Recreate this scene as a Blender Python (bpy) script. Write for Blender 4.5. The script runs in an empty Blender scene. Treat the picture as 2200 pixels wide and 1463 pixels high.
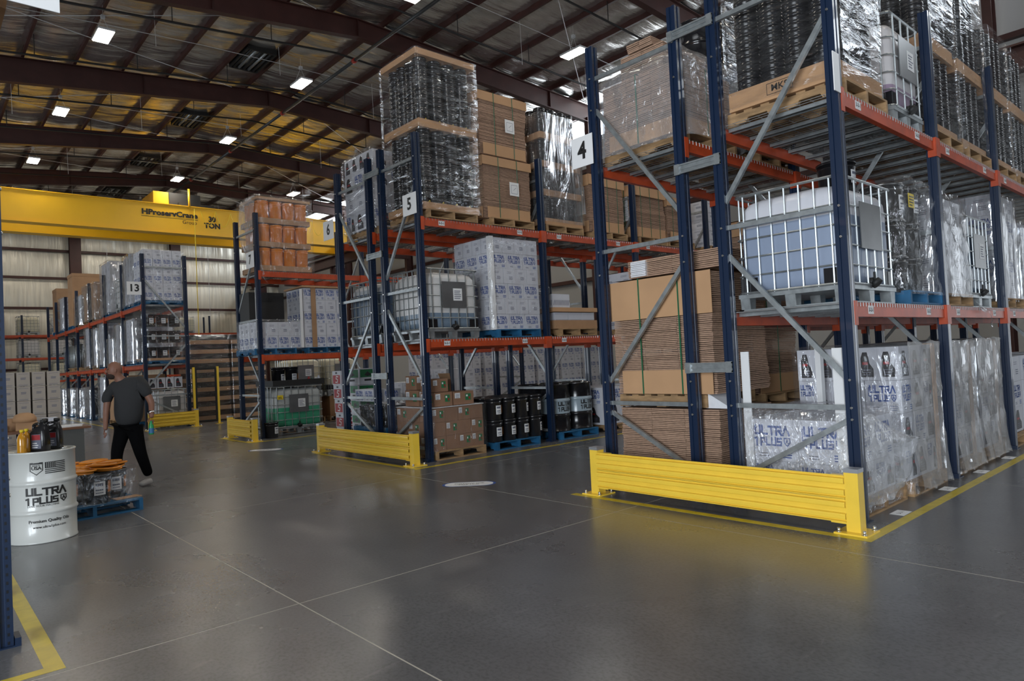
import bpy, math, random, re
from mathutils import Vector, Matrix
rnd = random.Random(7)
S = bpy.context.scene
C = S.collection
PI = math.pi

# ---------------------------------------------------------------- camera
H = 1.55
yaw, pit, rol = [math.radians(a) for a in (41.7, 1.5, -2.85)]
fw = Vector((math.sin(yaw) * math.cos(pit), math.cos(yaw) * math.cos(pit), math.sin(pit)))
rt = fw.cross(Vector((0, 0, 1))).normalized()
up = rt.cross(fw)
r2 = math.cos(rol) * rt + math.sin(rol) * up
u2 = -math.sin(rol) * rt + math.cos(rol) * up
cam_d = bpy.data.cameras.new('camera')
cam_d.sensor_width = 36
cam_d.lens = 1467 / 2200 * 36
cam_d.clip_start = 0.05
cam_d.clip_end = 300
cam = bpy.data.objects.new('camera', cam_d)
C.objects.link(cam)
M = Matrix((r2, u2, -fw)).transposed().to_4x4()
M.translation = Vector((0, 0, H))
cam.matrix_world = M
S.camera = cam

# ---------------------------------------------------------------- world, light, exposure
S.view_settings.view_transform = 'Standard'
S.view_settings.look = 'None'
S.view_settings.gamma = 1
S.view_settings.exposure = 0.36
S.view_settings.use_curve_mapping = False
W = bpy.data.worlds.new('sky'); S.world = W; W.use_nodes = True
W.node_tree.nodes['Background'].inputs[0].default_value = (0.75, 0.86, 1.0, 1)
W.node_tree.nodes['Background'].inputs[1].default_value = 1.2
S.cycles.max_bounces = 6
S.cycles.diffuse_bounces = 2
S.cycles.glossy_bounces = 3
S.cycles.transparent_max_bounces = 20
S.cycles.use_denoising = True
S.cycles.sample_clamp_indirect = 4

def area(name, loc, d, sx, sy, power, col=(1, 1, 1)):
    l = bpy.data.lights.new(name, 'AREA'); l.shape = 'RECTANGLE'; l.size = sx; l.size_y = sy
    l.energy = power; l.color = col
    o = bpy.data.objects.new(name, l); C.objects.link(o)
    o.location = loc
    o.rotation_euler = Vector(d).to_track_quat('-Z', 'Y').to_euler()
    return o
# daylight through the open bay doors behind the photographer
DAY = (0.86, 0.93, 1.0)
area('bay_door_daylight', (-7.7, -1.5, 2.7), (1, 0.12, -0.03), 7.0, 4.6, 1300, DAY)
area('bay_door_daylight', (-7.9, 29.5, 2.7), (1, 0.0, -0.03), 7.0, 4.6, 480, DAY)
area('bay_door_daylight', (6.0, -9.6, 2.7), (0.05, 1, -0.03), 7.0, 4.6, 70, DAY)
area('bay_door_daylight', (22.3, -4.0, 2.6), (-1, 0.1, 0), 9.6, 4.6, 150, DAY)
LAMPS = [(x, y) for x in (4.4, 10.3, 16.3) for y in (0.4, 7.5, 14.6, 21.7, 28.8, 35.9, 43.0, 50.0)]
for x, y in LAMPS:
    area('high_bay_glow', (x, y, 11.22), (0, 0, -1), 0.38, 0.85, 42, (1.0, 0.90, 0.76))

# ---------------------------------------------------------------- materials
def new_mat(name):
    m = bpy.data.materials.new(name); m.use_nodes = True
    nt = m.node_tree
    return m, nt, nt.nodes['Principled BSDF']
def c4(c): return (c[0], c[1], c[2], 1)
def pm(name, col, rough=0.5, metal=0.0, var=0.0, vscale=3.0, col2=None, bump=0.0, bscale=20.0, stretch=(1, 1, 1), coord='Object', spec=0.5, coat=0.0, emis=None, es=0):
    m, nt, b = new_mat(name)
    b.inputs['Base Color'].default_value = c4(col)
    b.inputs['Roughness'].default_value = rough
    b.inputs['Metallic'].default_value = metal
    b.inputs['Specular IOR Level'].default_value = spec
    b.inputs['Coat Weight'].default_value = coat
    if emis:
        b.inputs['Emission Color'].default_value = c4(emis); b.inputs['Emission Strength'].default_value = es
    if var or bump:
        tc = nt.nodes.new('ShaderNodeTexCoord'); mp = nt.nodes.new('ShaderNodeMapping')
        mp.inputs['Scale'].default_value = stretch
        if coord == 'World':
            g = nt.nodes.new('ShaderNodeNewGeometry'); nt.links.new(g.outputs['Position'], mp.inputs[0])
        else:
            nt.links.new(tc.outputs[coord], mp.inputs[0])
    if var:
        n = nt.nodes.new('ShaderNodeTexNoise'); n.inputs['Scale'].default_value = vscale; n.inputs['Detail'].default_value = 5
        r = nt.nodes.new('ShaderNodeValToRGB')
        c2 = col2 or [c * (1 - var) for c in col]
        r.color_ramp.elements[0].position = 0.35; r.color_ramp.elements[0].color = c4(c2)
        r.color_ramp.elements[1].position = 0.65; r.color_ramp.elements[1].color = c4(col)
        nt.links.new(mp.outputs[0], n.inputs[0]); nt.links.new(n.outputs[0], r.inputs[0]); nt.links.new(r.outputs[0], b.inputs['Base Color'])
    if bump:
        n2 = nt.nodes.new('ShaderNodeTexNoise'); n2.inputs['Scale'].default_value = bscale; n2.inputs['Detail'].default_value = 4
        bp = nt.nodes.new('ShaderNodeBump'); bp.inputs['Strength'].default_value = bump; bp.inputs['Distance'].default_value = 0.02
        nt.links.new(mp.outputs[0], n2.inputs[0]); nt.links.new(n2.outputs[0], bp.inputs['Height']); nt.links.new(bp.outputs[0], b.inputs['Normal'])
    return m

def film_mat(name, opac=0.28, tint=(0.9, 0.92, 0.95), rough=0.1, bscale=9, strength=0.9, stretch=(1, 1, 0.35), haze=0.03, dist=0.05):
    # clear film: mostly transparent, mirror-like creases, a trace of haze
    m, nt, b = new_mat(name)
    out = nt.nodes['Material Output']
    tr = nt.nodes.new('ShaderNodeBsdfTransparent'); gl = nt.nodes.new('ShaderNodeBsdfGlossy'); df = nt.nodes.new('ShaderNodeBsdfDiffuse')
    gl.inputs['Color'].default_value = c4(tint); gl.inputs['Roughness'].default_value = rough; df.inputs['Color'].default_value = c4(tint)
    g = nt.nodes.new('ShaderNodeNewGeometry'); mp = nt.nodes.new('ShaderNodeMapping'); mp.inputs['Scale'].default_value = stretch
    nt.links.new(g.outputs['Position'], mp.inputs[0])
    n = nt.nodes.new('ShaderNodeTexNoise'); n.inputs['Scale'].default_value = bscale; n.inputs['Detail'].default_value = 4; n.inputs['Distortion'].default_value = 1.0
    nt.links.new(mp.outputs[0], n.inputs[0])
    bp = nt.nodes.new('ShaderNodeBump'); bp.inputs['Strength'].default_value = strength; bp.inputs['Distance'].default_value = dist
    nt.links.new(n.outputs[0], bp.inputs['Height']); nt.links.new(bp.outputs[0], gl.inputs['Normal'])
    r = nt.nodes.new('ShaderNodeMapRange'); r.inputs[1].default_value = 0.38; r.inputs[2].default_value = 0.68
    r.inputs[3].default_value = opac * 0.35; r.inputs[4].default_value = opac * 1.6
    nt.links.new(n.outputs[0], r.inputs[0])
    m1 = nt.nodes.new('ShaderNodeMixShader'); m2 = nt.nodes.new('ShaderNodeMixShader')
    nt.links.new(r.outputs[0], m1.inputs[0]); nt.links.new(tr.outputs[0], m1.inputs[1]); nt.links.new(gl.outputs[0], m1.inputs[2])
    m2.inputs[0].default_value = haze; nt.links.new(m1.outputs[0], m2.inputs[1]); nt.links.new(df.outputs[0], m2.inputs[2])
    nt.links.new(m2.outputs[0], out.inputs['Surface'])
    return m

def concrete():
    m, nt, b = new_mat('sealed_concrete')
    g = nt.nodes.new('ShaderNodeNewGeometry')
    def noise(sc, det=6, dist=0.0, stretch=(1, 1, 1)):
        mp = nt.nodes.new('ShaderNodeMapping'); mp.inputs['Scale'].default_value = stretch
        nt.links.new(g.outputs['Position'], mp.inputs[0])
        n = nt.nodes.new('ShaderNodeTexNoise'); n.inputs['Scale'].default_value = sc; n.inputs['Detail'].default_value = det; n.inputs['Distortion'].default_value = dist
        nt.links.new(mp.outputs[0], n.inputs[0]); return n
    n1 = noise(0.5, 6, 0.3); n2 = noise(3.0, 8, 0.2, (1.2, 0.8, 1)); n3 = noise(45, 4, 0.3, (1.2, 0.8, 1))
    mx = nt.nodes.new('ShaderNodeMix'); mx.data_type = 'FLOAT'; mx.inputs[0].default_value = 0.42
    nt.links.new(n1.outputs[0], mx.inputs[2]); nt.links.new(n2.outputs[0], mx.inputs[3])
    r = nt.nodes.new('ShaderNodeValToRGB')
    r.color_ramp.elements[0].position = 0.30; r.color_ramp.elements[0].color = (0.096, 0.096, 0.098, 1)
    r.color_ramp.elements[1].position = 0.70; r.color_ramp.elements[1].color = (0.150, 0.150, 0.153, 1)
    nt.links.new(mx.outputs[0], r.inputs[0])
    m2 = nt.nodes.new('ShaderNodeMix'); m2.data_type = 'RGBA'; m2.blend_type = 'MULTIPLY'; m2.inputs[0].default_value = 0.45
    r3 = nt.nodes.new('ShaderNodeValToRGB'); r3.color_ramp.elements[0].position = 0.33; r3.color_ramp.elements[0].color = (0.45, 0.45, 0.45, 1); r3.color_ramp.elements[1].position = 0.55
    nt.links.new(n3.outputs[0], r3.inputs[0]); nt.links.new(r.outputs[0], m2.inputs[6]); nt.links.new(r3.outputs[0], m2.inputs[7])
    # pale scuffs
    n4 = noise(2.2, 10, 2.5, (0.5, 2.0, 1)); r4 = nt.nodes.new('ShaderNodeValToRGB'); r4.color_ramp.elements[0].position = 0.655; r4.color_ramp.elements[1].position = 0.70
    nt.links.new(n4.outputs[0], r4.inputs[0])
    m5 = nt.nodes.new('ShaderNodeMix'); m5.data_type = 'RGBA'; m5.inputs[7].default_value = (0.24, 0.235, 0.225, 1)
    sc = nt.nodes.new('ShaderNodeMath'); sc.operation = 'MULTIPLY'; sc.inputs[1].default_value = 0.16; nt.links.new(r4.outputs[0], sc.inputs[0])
    nt.links.new(sc.outputs[0], m5.inputs[0]); nt.links.new(m2.outputs[2], m5.inputs[6]); nt.links.new(m5.outputs[2], b.inputs['Base Color'])
    rr = nt.nodes.new('ShaderNodeMapRange'); rr.inputs[1].default_value = 0.3; rr.inputs[2].default_value = 0.7; rr.inputs[3].default_value = 0.255; rr.inputs[4].default_value = 0.295
    nt.links.new(n1.outputs[0], rr.inputs[0]); nt.links.new(rr.outputs[0], b.inputs['Roughness'])
    b.inputs['Specular IOR Level'].default_value = 0.9
    return m

def punched(name, col, pitch=0.05, rough=0.35):
    # navy column paint with the rows of punched holes (local z pitch)
    m, nt, b = new_mat(name)
    b.inputs['Roughness'].default_value = rough; b.inputs['Coat Weight'].default_value = 0.3
    tc = nt.nodes.new('ShaderNodeTexCoord'); sp = nt.nodes.new('ShaderNodeSeparateXYZ'); nt.links.new(tc.outputs['Object'], sp.inputs[0])
    def mth(op, a, bb=None, c=None):
        n = nt.nodes.new('ShaderNodeMath'); n.operation = op
        for i, v in enumerate((a, bb, c)):
            if v is None: continue
            if hasattr(v, 'is_linked') or hasattr(v, 'links'): nt.links.new(v, n.inputs[i])
            else: n.inputs[i].default_value = v
        return n.outputs[0]
    z = mth('DIVIDE', sp.outputs[2], pitch); fz = mth('ABSOLUTE', mth('SUBTRACT', mth('FRACT', z), 0.5)); hz = mth('LESS_THAN', fz, 0.19)
    ax = mth('ABSOLUTE', sp.outputs[0]); ay = mth('ABSOLUTE', sp.outputs[1])
    hx = mth('LESS_THAN', mth('ABSOLUTE', mth('SUBTRACT', ax, 0.027)), 0.006)
    hy = mth('LESS_THAN', ay, 0.005)
    sx = mth('GREATER_THAN', ax, 0.045)
    holes = mth('MULTIPLY', hz, mth('MAXIMUM', mth('MULTIPLY', hx, mth('SUBTRACT', 1.0, sx)), mth('MULTIPLY', hy, sx)))
    mx = nt.nodes.new('ShaderNodeMix'); mx.data_type = 'RGBA'; mx.inputs[6].default_value = c4(col); mx.inputs[7].default_value = (0.004, 0.005, 0.008, 1)
    nt.links.new(holes, mx.inputs[0]); nt.links.new(mx.outputs[2], b.inputs['Base Color'])
    return m

def banded(name, bands, rough=0.4, vmix=None, **k):
    # bands: [(z, colour)...] colour from z upward, in object space
    m, nt, b = new_mat(name); b.inputs['Roughness'].default_value = rough
    for kk, v in k.items(): b.inputs[kk].default_value = v
    tc = nt.nodes.new('ShaderNodeTexCoord'); sp = nt.nodes.new('ShaderNodeSeparateXYZ'); nt.links.new(tc.outputs['Object'], sp.inputs[0])
    mr = nt.nodes.new('ShaderNodeMapRange'); mr.inputs[1].default_value = 0; mr.inputs[2].default_value = 2.0
    r = nt.nodes.new('ShaderNodeValToRGB'); r.color_ramp.interpolation = 'CONSTANT'
    e = r.color_ramp.elements
    e[0].position = 0; e[0].color = c4(bands[0][1]); e[1].position = 1; e[1].color = c4(bands[-1][1])
    for z, col in bands[1:]:
        n = e.new(z / 2.0); n.color = c4(col)
    nt.links.new(sp.outputs[2], mr.inputs[0]); nt.links.new(mr.outputs[0], r.inputs[0]); nt.links.new(r.outputs[0], b.inputs['Base Color'])
    return m

MT = dict(
    concrete=concrete(),
    joint=pm('joint_filler', (0.48, 0.45, 0.38), 0.7),
    tan=pm('tan_carton_board', (0.40, 0.35, 0.30), 0.7),
    navy=punched('navy_rack_paint', (0.005, 0.016, 0.045)),
    navy2=pm('navy_plate_paint', (0.005, 0.016, 0.045), 0.4),
    orange=pm('orange_beam_paint', (0.50, 0.065, 0.015), 0.42, var=0.25, vscale=6),
    galv=pm('galvanised_steel', (0.42, 0.45, 0.46), 0.42, 0.75, var=0.25, vscale=14),
    wire=pm('deck_wire', (0.34, 0.34, 0.34), 0.45, 0.7),
    bolt=pm('bright_bolt', (0.75, 0.75, 0.73), 0.25, 1.0),
    yellow=pm('safety_yellow_paint', (0.90, 0.60, 0.06), 0.33, var=0.06, vscale=5, coat=0.3),
    tape=pm('yellow_floor_tape', (0.62, 0.47, 0.03), 0.3, var=0.2, vscale=8, coord='World'),
    cap=pm('zinc_cap', (0.55, 0.57, 0.6), 0.35, 0.8),
    crane=pm('crane_yellow_paint', (0.92, 0.52, 0.015), 0.38, var=0.08, vscale=0.6),
    brown=pm('oxide_primer_steel', (0.060, 0.018, 0.014), 0.5, var=0.25, vscale=2),
    wood=pm('pallet_wood', (0.44, 0.27, 0.13), 0.75, var=0.45, vscale=5, stretch=(1, 1, 4), bump=0.3, bscale=40, coord='World'),
    blue=pm('blue_pallet_paint', (0.015, 0.13, 0.28), 0.65, var=0.35, vscale=6, coord='World'),
    card=pm('cardboard', (0.40, 0.23, 0.12), 0.8, var=0.15, vscale=3, coord='World'),
    card2=pm('cardboard_light', (0.50, 0.29, 0.15), 0.8, var=0.10, vscale=2, coord='World'),
    flat=pm('corrugated_edges', (0.42, 0.265, 0.18), 0.85, var=0.25, vscale=30, stretch=(0.6, 0.6, 1.6), coord='World'),
    cardred=pm('red_brown_carton_board', (0.27, 0.145, 0.085), 0.75, var=0.12, vscale=3, coord='World'),
    white=pm('white_carton_board', (0.58, 0.59, 0.64), 0.65, var=0.06, vscale=3, coord='World'),
    sheet=pm('white_sheet_board', (0.74, 0.75, 0.78), 0.6, var=0.08, vscale=20, coord='World'),
    ink=pm('blue_ink', (0.03, 0.08, 0.30), 0.6),
    greyink=pm('grey_ink', (0.13, 0.14, 0.19), 0.6),
    black_ink=pm('black_ink', (0.012, 0.012, 0.012), 0.5),
    jug=pm('printed_jug_black', (0.025, 0.024, 0.028), 0.5),
    redp=pm('red_print', (0.33, 0.02, 0.025), 0.5),
    greenp=pm('green_print', (0.02, 0.16, 0.06), 0.5),
    yellowp=pm('yellow_print', (0.75, 0.55, 0.02), 0.5),
    orangep=pm('orange_print', (0.8, 0.25, 0.02), 0.5),
    black=pm('black_plastic', (0.012, 0.012, 0.014), 0.22, spec=0.6),
    blackm=pm('matt_black', (0.012, 0.012, 0.012), 0.6),
    drumblk=pm('black_drum_enamel', (0.010, 0.010, 0.012), 0.16, coat=0.5),
    banddrum=banded('banded_drum_enamel', [(0, (0.010, 0.010, 0.012)), (0.33, (0.30, 0.37, 0.42)), (0.61, (0.010, 0.010, 0.012))], 0.2),
    whitedrum=pm('white_drum_enamel', (0.62, 0.63, 0.60), 0.28, coat=0.3),
    steel=pm('bare_keg_steel', (0.16, 0.155, 0.15), 0.28, 0.9),
    opail=pm('orange_pail_plastic', (0.85, 0.27, 0.03), 0.4, var=0.12, vscale=5),
    lid=pm('orange_lid_plastic', (0.75, 0.26, 0.02), 0.35),
    plate=pm('grey_name_plate', (0.20, 0.205, 0.21), 0.35, 0.6, var=0.15, vscale=5),
    strap=pm('green_strap', (0.01, 0.11, 0.045), 0.4),
    corner=pm('white_edge_board', (0.72, 0.72, 0.72), 0.6),
    sign=pm('white_sign_board', (0.80, 0.80, 0.80), 0.5),
    paper=pm('paper_label', (0.75, 0.75, 0.75), 0.6),
    foil=None,
    wallfoil=None,
    wallpaint=pm('pale_wall_panel', (0.42, 0.42, 0.41), 0.6),
    roofpanel=pm('roof_panel', (0.30, 0.30, 0.30), 0.6),
    daylight=pm('daylit_clerestory_panel', (0.8, 0.85, 0.9), 0.5, emis=(0.86, 0.93, 1.0), es=7.5),
    lamp=pm('lamp_diffuser', (0.9, 0.9, 0.9), 0.5, emis=(1.0, 0.94, 0.82), es=22.0),
    lampbody=pm('lamp_housing', (0.5, 0.5, 0.5), 0.5),
    pipe=pm('grey_sprinkler_pipe', (0.055, 0.058, 0.06), 0.4, 0.3),
    blackpipe=pm('black_branch_pipe', (0.012, 0.011, 0.011), 0.5),
    redfit=pm('red_pipe_coupling', (0.35, 0.03, 0.02), 0.4),
    cable=pm('pale_cable', (0.55, 0.55, 0.55), 0.5),
    skin=pm('skin', (0.24, 0.11, 0.07), 0.55),
    beard=pm('dark_beard', (0.035, 0.02, 0.014), 0.9),
    shirt=pm('charcoal_polo_knit', (0.030, 0.031, 0.033), 0.9, bump=0.2, bscale=60),
    trouser=pm('black_trouser_cloth', (0.003, 0.003, 0.0035), 0.95, spec=0.1),
    shoe=pm('pale_shoe', (0.50, 0.48, 0.46), 0.6),
    desk=pm('brown_desk_laminate', (0.17, 0.07, 0.03), 0.4, var=0.2, vscale=4),
    deskgrey=pm('grey_desk_panel', (0.085, 0.085, 0.08), 0.55),
    amber=pm('amber_oil_bottle', (0.55, 0.24, 0.01), 0.15, coat=0.5),
    film=film_mat('stretch_film', 0.10, haze=0.02),
    slack=film_mat('slack_cloudy_film', 0.28, (0.9, 0.91, 0.93), 0.12, 6, 0.9, (1, 1, 0.5), haze=0.20),
    grey=film_mat('shade_toned_film', 0.22, (0.45, 0.44, 0.43), 0.10, 5, 1.0, (1, 1, 0.3), haze=0.36),  # grey tint and haze carry the shade of the unlit aisle side
    crinkle=film_mat('crinkled_clear_film', 0.26, (0.95, 0.96, 1.0), 0.08, 16, 1.3, (1, 1, 0.6), haze=0.07),
    milky=film_mat('milky_stretch_film', 0.24, haze=0.13),
    filmheavy=film_mat('silver_stretch_film', 0.38, (0.85, 0.86, 0.88), 0.13, 3.0, 0.6, (1, 1, 0.22), 0.04, 0.10),
    filmh=film_mat('banded_stretch_film', 0.17, (0.9, 0.92, 0.95), 0.10, 6, 0.45, (0.3, 0.3, 1.5), 0.006, 0.05),
)
for ky, c0, c1 in (('cream', (0.60, 0.56, 0.42), None), ('blueliq', (0.62, 0.62, 0.66), (0.25, 0.30, 0.40)), ('lowblue', (0.62, 0.61, 0.60), (0.17, 0.23, 0.30)),
                   ('green', (0.42, 0.44, 0.43), (0.05, 0.30, 0.17)), ('greywhite', (0.58, 0.56, 0.55), None), ('darkblue', (0.50, 0.52, 0.55), (0.10, 0.14, 0.20)), ('purple', (0.58, 0.55, 0.55), (0.30, 0.22, 0.30))):
    lv = dict(blueliq=0.80, lowblue=0.42, green=0.62, darkblue=0.92, purple=0.40).get(ky, 0.5)
    MT['tank_' + ky] = banded('tank_' + ky, [(0, c1 or c0), (lv, c0)] if c1 else [(0, c0), (1.5, c0)], 0.32)

def foil_mat(name, col, rough, metal, stretch, bs=0.5, tint=None, bscale=1.5):
    m, nt, b = new_mat(name)
    b.inputs['Metallic'].default_value = metal; b.inputs['Roughness'].default_value = rough
    g = nt.nodes.new('ShaderNodeNewGeometry'); mp = nt.nodes.new('ShaderNodeMapping'); mp.inputs['Scale'].default_value = stretch
    nt.links.new(g.outputs['Position'], mp.inputs[0])
    n = nt.nodes.new('ShaderNodeTexNoise'); n.inputs['Scale'].default_value = bscale; n.inputs['Detail'].default_value = 6; n.inputs['Distortion'].default_value = 0.4
    nt.links.new(mp.outputs[0], n.inputs[0])
    bp = nt.nodes.new('ShaderNodeBump'); bp.inputs['Strength'].default_value = bs; bp.inputs['Distance'].default_value = 0.12
    nt.links.new(n.outputs[0], bp.inputs['Height']); nt.links.new(bp.outputs[0], b.inputs['Normal'])
    r = nt.nodes.new('ShaderNodeValToRGB'); r.color_ramp.elements[0].position = 0.3; r.color_ramp.elements[1].position = 0.7
    r.color_ramp.elements[0].color = c4([c * 0.75 for c in col]); r.color_ramp.elements[1].color = c4(col)
    nt.links.new(n.outputs[0], r.inputs[0]); nt.links.new(r.outputs[0], b.inputs['Base Color'])
    return m
MT['foil'] = foil_mat('silver_roof_insulation', (0.88, 0.86, 0.82), 0.24, 0.9, (0.25, 1.8, 1.0), 0.7, bscale=1.3)
MT['wallfoil'] = foil_mat('silver_wall_insulation', (0.86, 0.82, 0.70), 0.36, 0.25, (4.0, 1.0, 0.22), 0.45)

# ---------------------------------------------------------------- mesh helpers
class MB:
    def __init__(s): s.v = []; s.f = []; s.m = []; s.sm = []
    def face(s, idx, mi=0, smooth=False): s.f.append(idx); s.m.append(mi); s.sm.append(smooth)
    def box(s, x0, y0, z0, x1, y1, z1, mi=0):
        if x0 > x1: x0, x1 = x1, x0
        if y0 > y1: y0, y1 = y1, y0
        if z0 > z1: z0, z1 = z1, z0
        n = len(s.v)
        s.v += [(x0, y0, z0), (x1, y0, z0), (x1, y1, z0), (x0, y1, z0), (x0, y0, z1), (x1, y0, z1), (x1, y1, z1), (x0, y1, z1)]
        for q in ((0, 3, 2, 1), (4, 5, 6, 7), (0, 1, 5, 4), (1, 2, 6, 5), (2, 3, 7, 6), (3, 0, 4, 7)): s.face([n + i for i in q], mi)
        return s
    def tube(s, p, q, r, n=6, mi=0, r1=None, caps=True):
        p = Vector(p); q = Vector(q); d = (q - p).normalized(); r1 = r if r1 is None else r1
        a = d.cross(Vector((0, 0, 1)) if abs(d.z) < 0.9 else Vector((1, 0, 0))).normalized(); b = d.cross(a)
        k = len(s.v)
        for c, rr in ((p, r), (q, r1)):
            for i in range(n):
                t = 2 * PI * i / n; s.v.append(tuple(c + a * (rr * math.cos(t)) + b * (rr * math.sin(t))))
        for i in range(n): s.face([k + i, k + (i + 1) % n, k + n + (i + 1) % n, k + n + i], mi, n > 6)
        if caps: s.face([k + i for i in range(n)][::-1], mi); s.face([k + n + i for i in range(n)], mi)
        return s
    def bar(s, p, q, w, h, mi=0, ref=(1, 0, 0)):
        # rectangular bar, w along ref-ish direction
        p = Vector(p); q = Vector(q); d = (q - p).normalized(); a = (Vector(ref) - d * d.dot(Vector(ref))).normalized(); b = d.cross(a)
        k = len(s.v)
        for c in (p, q):
            for sa, sb in ((-1, -1), (1, -1), (1, 1), (-1, 1)): s.v.append(tuple(c + a * (sa * w / 2) + b * (sb * h / 2)))
        for i in range(4): s.face([k + i, k + (i + 1) % 4, k + 4 + (i + 1) % 4, k + 4 + i], mi)
        s.face([k + 3, k + 2, k + 1, k], mi); s.face([k + 4, k + 5, k + 6, k + 7], mi)
        return s
    def lathe(s, prof, n=20, cx=0, cy=0, mi=0, cap=True, mfun=None):
        k = len(s.v)
        for r, z in prof:
            for i in range(n):
                t = 2 * PI * i / n; s.v.append((cx + r * math.cos(t), cy + r * math.sin(t), z))
        for j in range(len(prof) - 1):
            mm = mfun(j) if mfun else mi
            for i in range(n):
                s.face([k + j * n + i, k + j * n + (i + 1) % n, k + (j + 1) * n + (i + 1) % n, k + (j + 1) * n + i], mm, True)
        if cap:
            s.face([k + i for i in range(n)][::-1], mi); e = k + (len(prof) - 1) * n; s.face([e + i for i in range(n)], mi)
        return s
    def poly(s, pts, mi=0):
        k = len(s.v); s.v += [tuple(p) for p in pts]; s.face(list(range(k, k + len(pts))), mi); return s
    def extrude(s, pts2, f0, f1, mi=0):
        # pts2 outline, f0/f1 map 2D->3D at the two ends
        k = len(s.v); n = len(pts2)
        s.v += [tuple(f0(*p)) for p in pts2] + [tuple(f1(*p)) for p in pts2]
        for i in range(n): s.face([k + i, k + (i + 1) % n, k + n + (i + 1) % n, k + n + i], mi)
        s.face([k + i for i in range(n)][::-1], mi); s.face([k + n + i for i in range(n)], mi)
        return s
    def mesh(s, name, mats):
        me = bpy.data.meshes.new(name); me.from_pydata(s.v, [], s.f)
        for m in (mats if isinstance(mats, (list, tuple)) else [mats]): me.materials.append(MT[m] if isinstance(m, str) else m)
        me.polygons.foreach_set('material_index', s.m); me.polygons.foreach_set('use_smooth', s.sm)
        me.update()
        return me

def put(name, me, parent=None, loc=(0, 0, 0), rz=0, sc=None, kind=None, label=None):
    o = bpy.data.objects.new(name, me); C.objects.link(o)
    if parent: o.parent = parent
    o.location = loc
    if rz: o.rotation_euler = (0, 0, rz)
    if sc: o.scale = sc
    if kind: o['kind'] = kind
    if label: o['label'] = label
    return o
NW = ['zero', 'one', 'two', 'three', 'four', 'five', 'six', 'seven', 'eight', 'nine', 'ten', 'eleven', 'twelve', 'thirteen', 'fourteen', 'fifteen', 'sixteen', 'seventeen', 'eighteen', 'nineteen', 'twenty']
def tag(o, label, cat, group=None):
    label = re.sub(r'\d+', lambda m: NW[int(m.group())] if int(m.group()) < 21 else m.group(), label)
    o['label'] = label; o['category'] = cat
    if group: o['group'] = group
    return o
def thing(name, label, cat, loc=(0, 0, 0), rz=0, group=None):
    o = bpy.data.objects.new(name, None); C.objects.link(o); o.empty_display_size = 0.1
    o.location = loc; o.rotation_euler = (0, 0, rz)
    return tag(o, label, cat, group)
def dup(root, loc, rz=0, label=None, group=None):
    r = root.copy(); C.objects.link(r); r.location = loc; r.rotation_euler = (0, 0, rz)
    if label: r['label'] = re.sub(r'\d+', lambda m: NW[int(m.group())] if int(m.group()) < 21 else m.group(), label)
    if group: r['group'] = group
    for ch in list(root.children):
        c = ch.copy(); C.objects.link(c); c.parent = r
        for g in ch.children:
            d = g.copy(); C.objects.link(d); d.parent = c
    return r

# stroke lettering (squarish), each glyph in a 0..0.8 x 0..1 cell
GL = {
    'U': [[(0.08, 1), (0.08, 0.08), (0.72, 0.08), (0.72, 1)]], 'L': [[(0.08, 1), (0.08, 0.08), (0.72, 0.08)]],
    'T': [[(0, 0.92), (0.8, 0.92)], [(0.4, 0.92), (0.4, 0)]], 'R': [[(0.08, 0), (0.08, 0.92), (0.72, 0.92), (0.72, 0.45), (0.2, 0.45)], [(0.38, 0.45), (0.74, 0)]],
    'A': [[(0.0, 0), (0.38, 0.95), (0.8, 0)]], 'P': [[(0.08, 0), (0.08, 0.92), (0.72, 0.92), (0.72, 0.42), (0.2, 0.42)]],
    'S': [[(0.72, 0.92), (0.08, 0.92), (0.08, 0.52), (0.72, 0.52), (0.72, 0.08), (0.08, 0.08)]], '1': [[(0.0, 0.85), (0.3, 0.95), (0.3, 0)]],
}
def strokes(lines, t):
    out = []
    for ln in lines:
        for (x0, y0), (x1, y1) in zip(ln[:-1], ln[1:]):
            d = math.hypot(x1 - x0, y1 - y0) or 1; ux, uy = (x1 - x0) / d * t / 2, (y1 - y0) / d * t / 2
            x0_, y0_, x1_, y1_ = x0 - ux, y0 - uy, x1 + ux, y1 + uy
            out.append([(x0_ + uy, y0_ - ux), (x1_ + uy, y1_ - ux), (x1_ - uy, y1_ + ux), (x0_ - uy, y0_ + ux)])
    return out
def word(txt, x, y, h, w=None, t=0.21):
    # returns quads in 2D; cell advance = w per glyph
    w = w or h * 1.0; out = []
    for i, ch in enumerate(txt):
        if ch == ' ': continue
        for q in strokes(GL[ch], t): out.append([(x + (px / 0.95) * w + i * w, y + py * h) for px, py in q])
    return out
def logo2d():
    # fits about x -0.5..0.5, y -0.25..0.25
    q = word('ULTRA', -0.5, 0.03, 0.22, 0.205, t=0.25) + word('1PLUS', -0.5, -0.25, 0.20, 0.16, t=0.25)
    sh = [[(0.35, -0.05), (0.35, -0.16), (0.43, -0.25), (0.51, -0.16), (0.51, -0.05), (0.35, -0.05)], [(0.40, -0.17), (0.43, -0.09), (0.46, -0.17)]]
    q += strokes(sh, 0.028)
    return q
LOGO = logo2d()
def bars2d(n, x0, x1, y0, y1, frac=0.5, r=None):
    out = []; r = r or rnd
    for i in range(n):
        ya = y0 + (y1 - y0) * i / n; yb = ya + (y1 - y0) / n * frac; xe = x0 + (x1 - x0) * r.uniform(0.6, 1)
        out.append([(x0, ya), (xe, ya), (xe, yb), (x0, yb)])
    return out
_tx = {}
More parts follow.
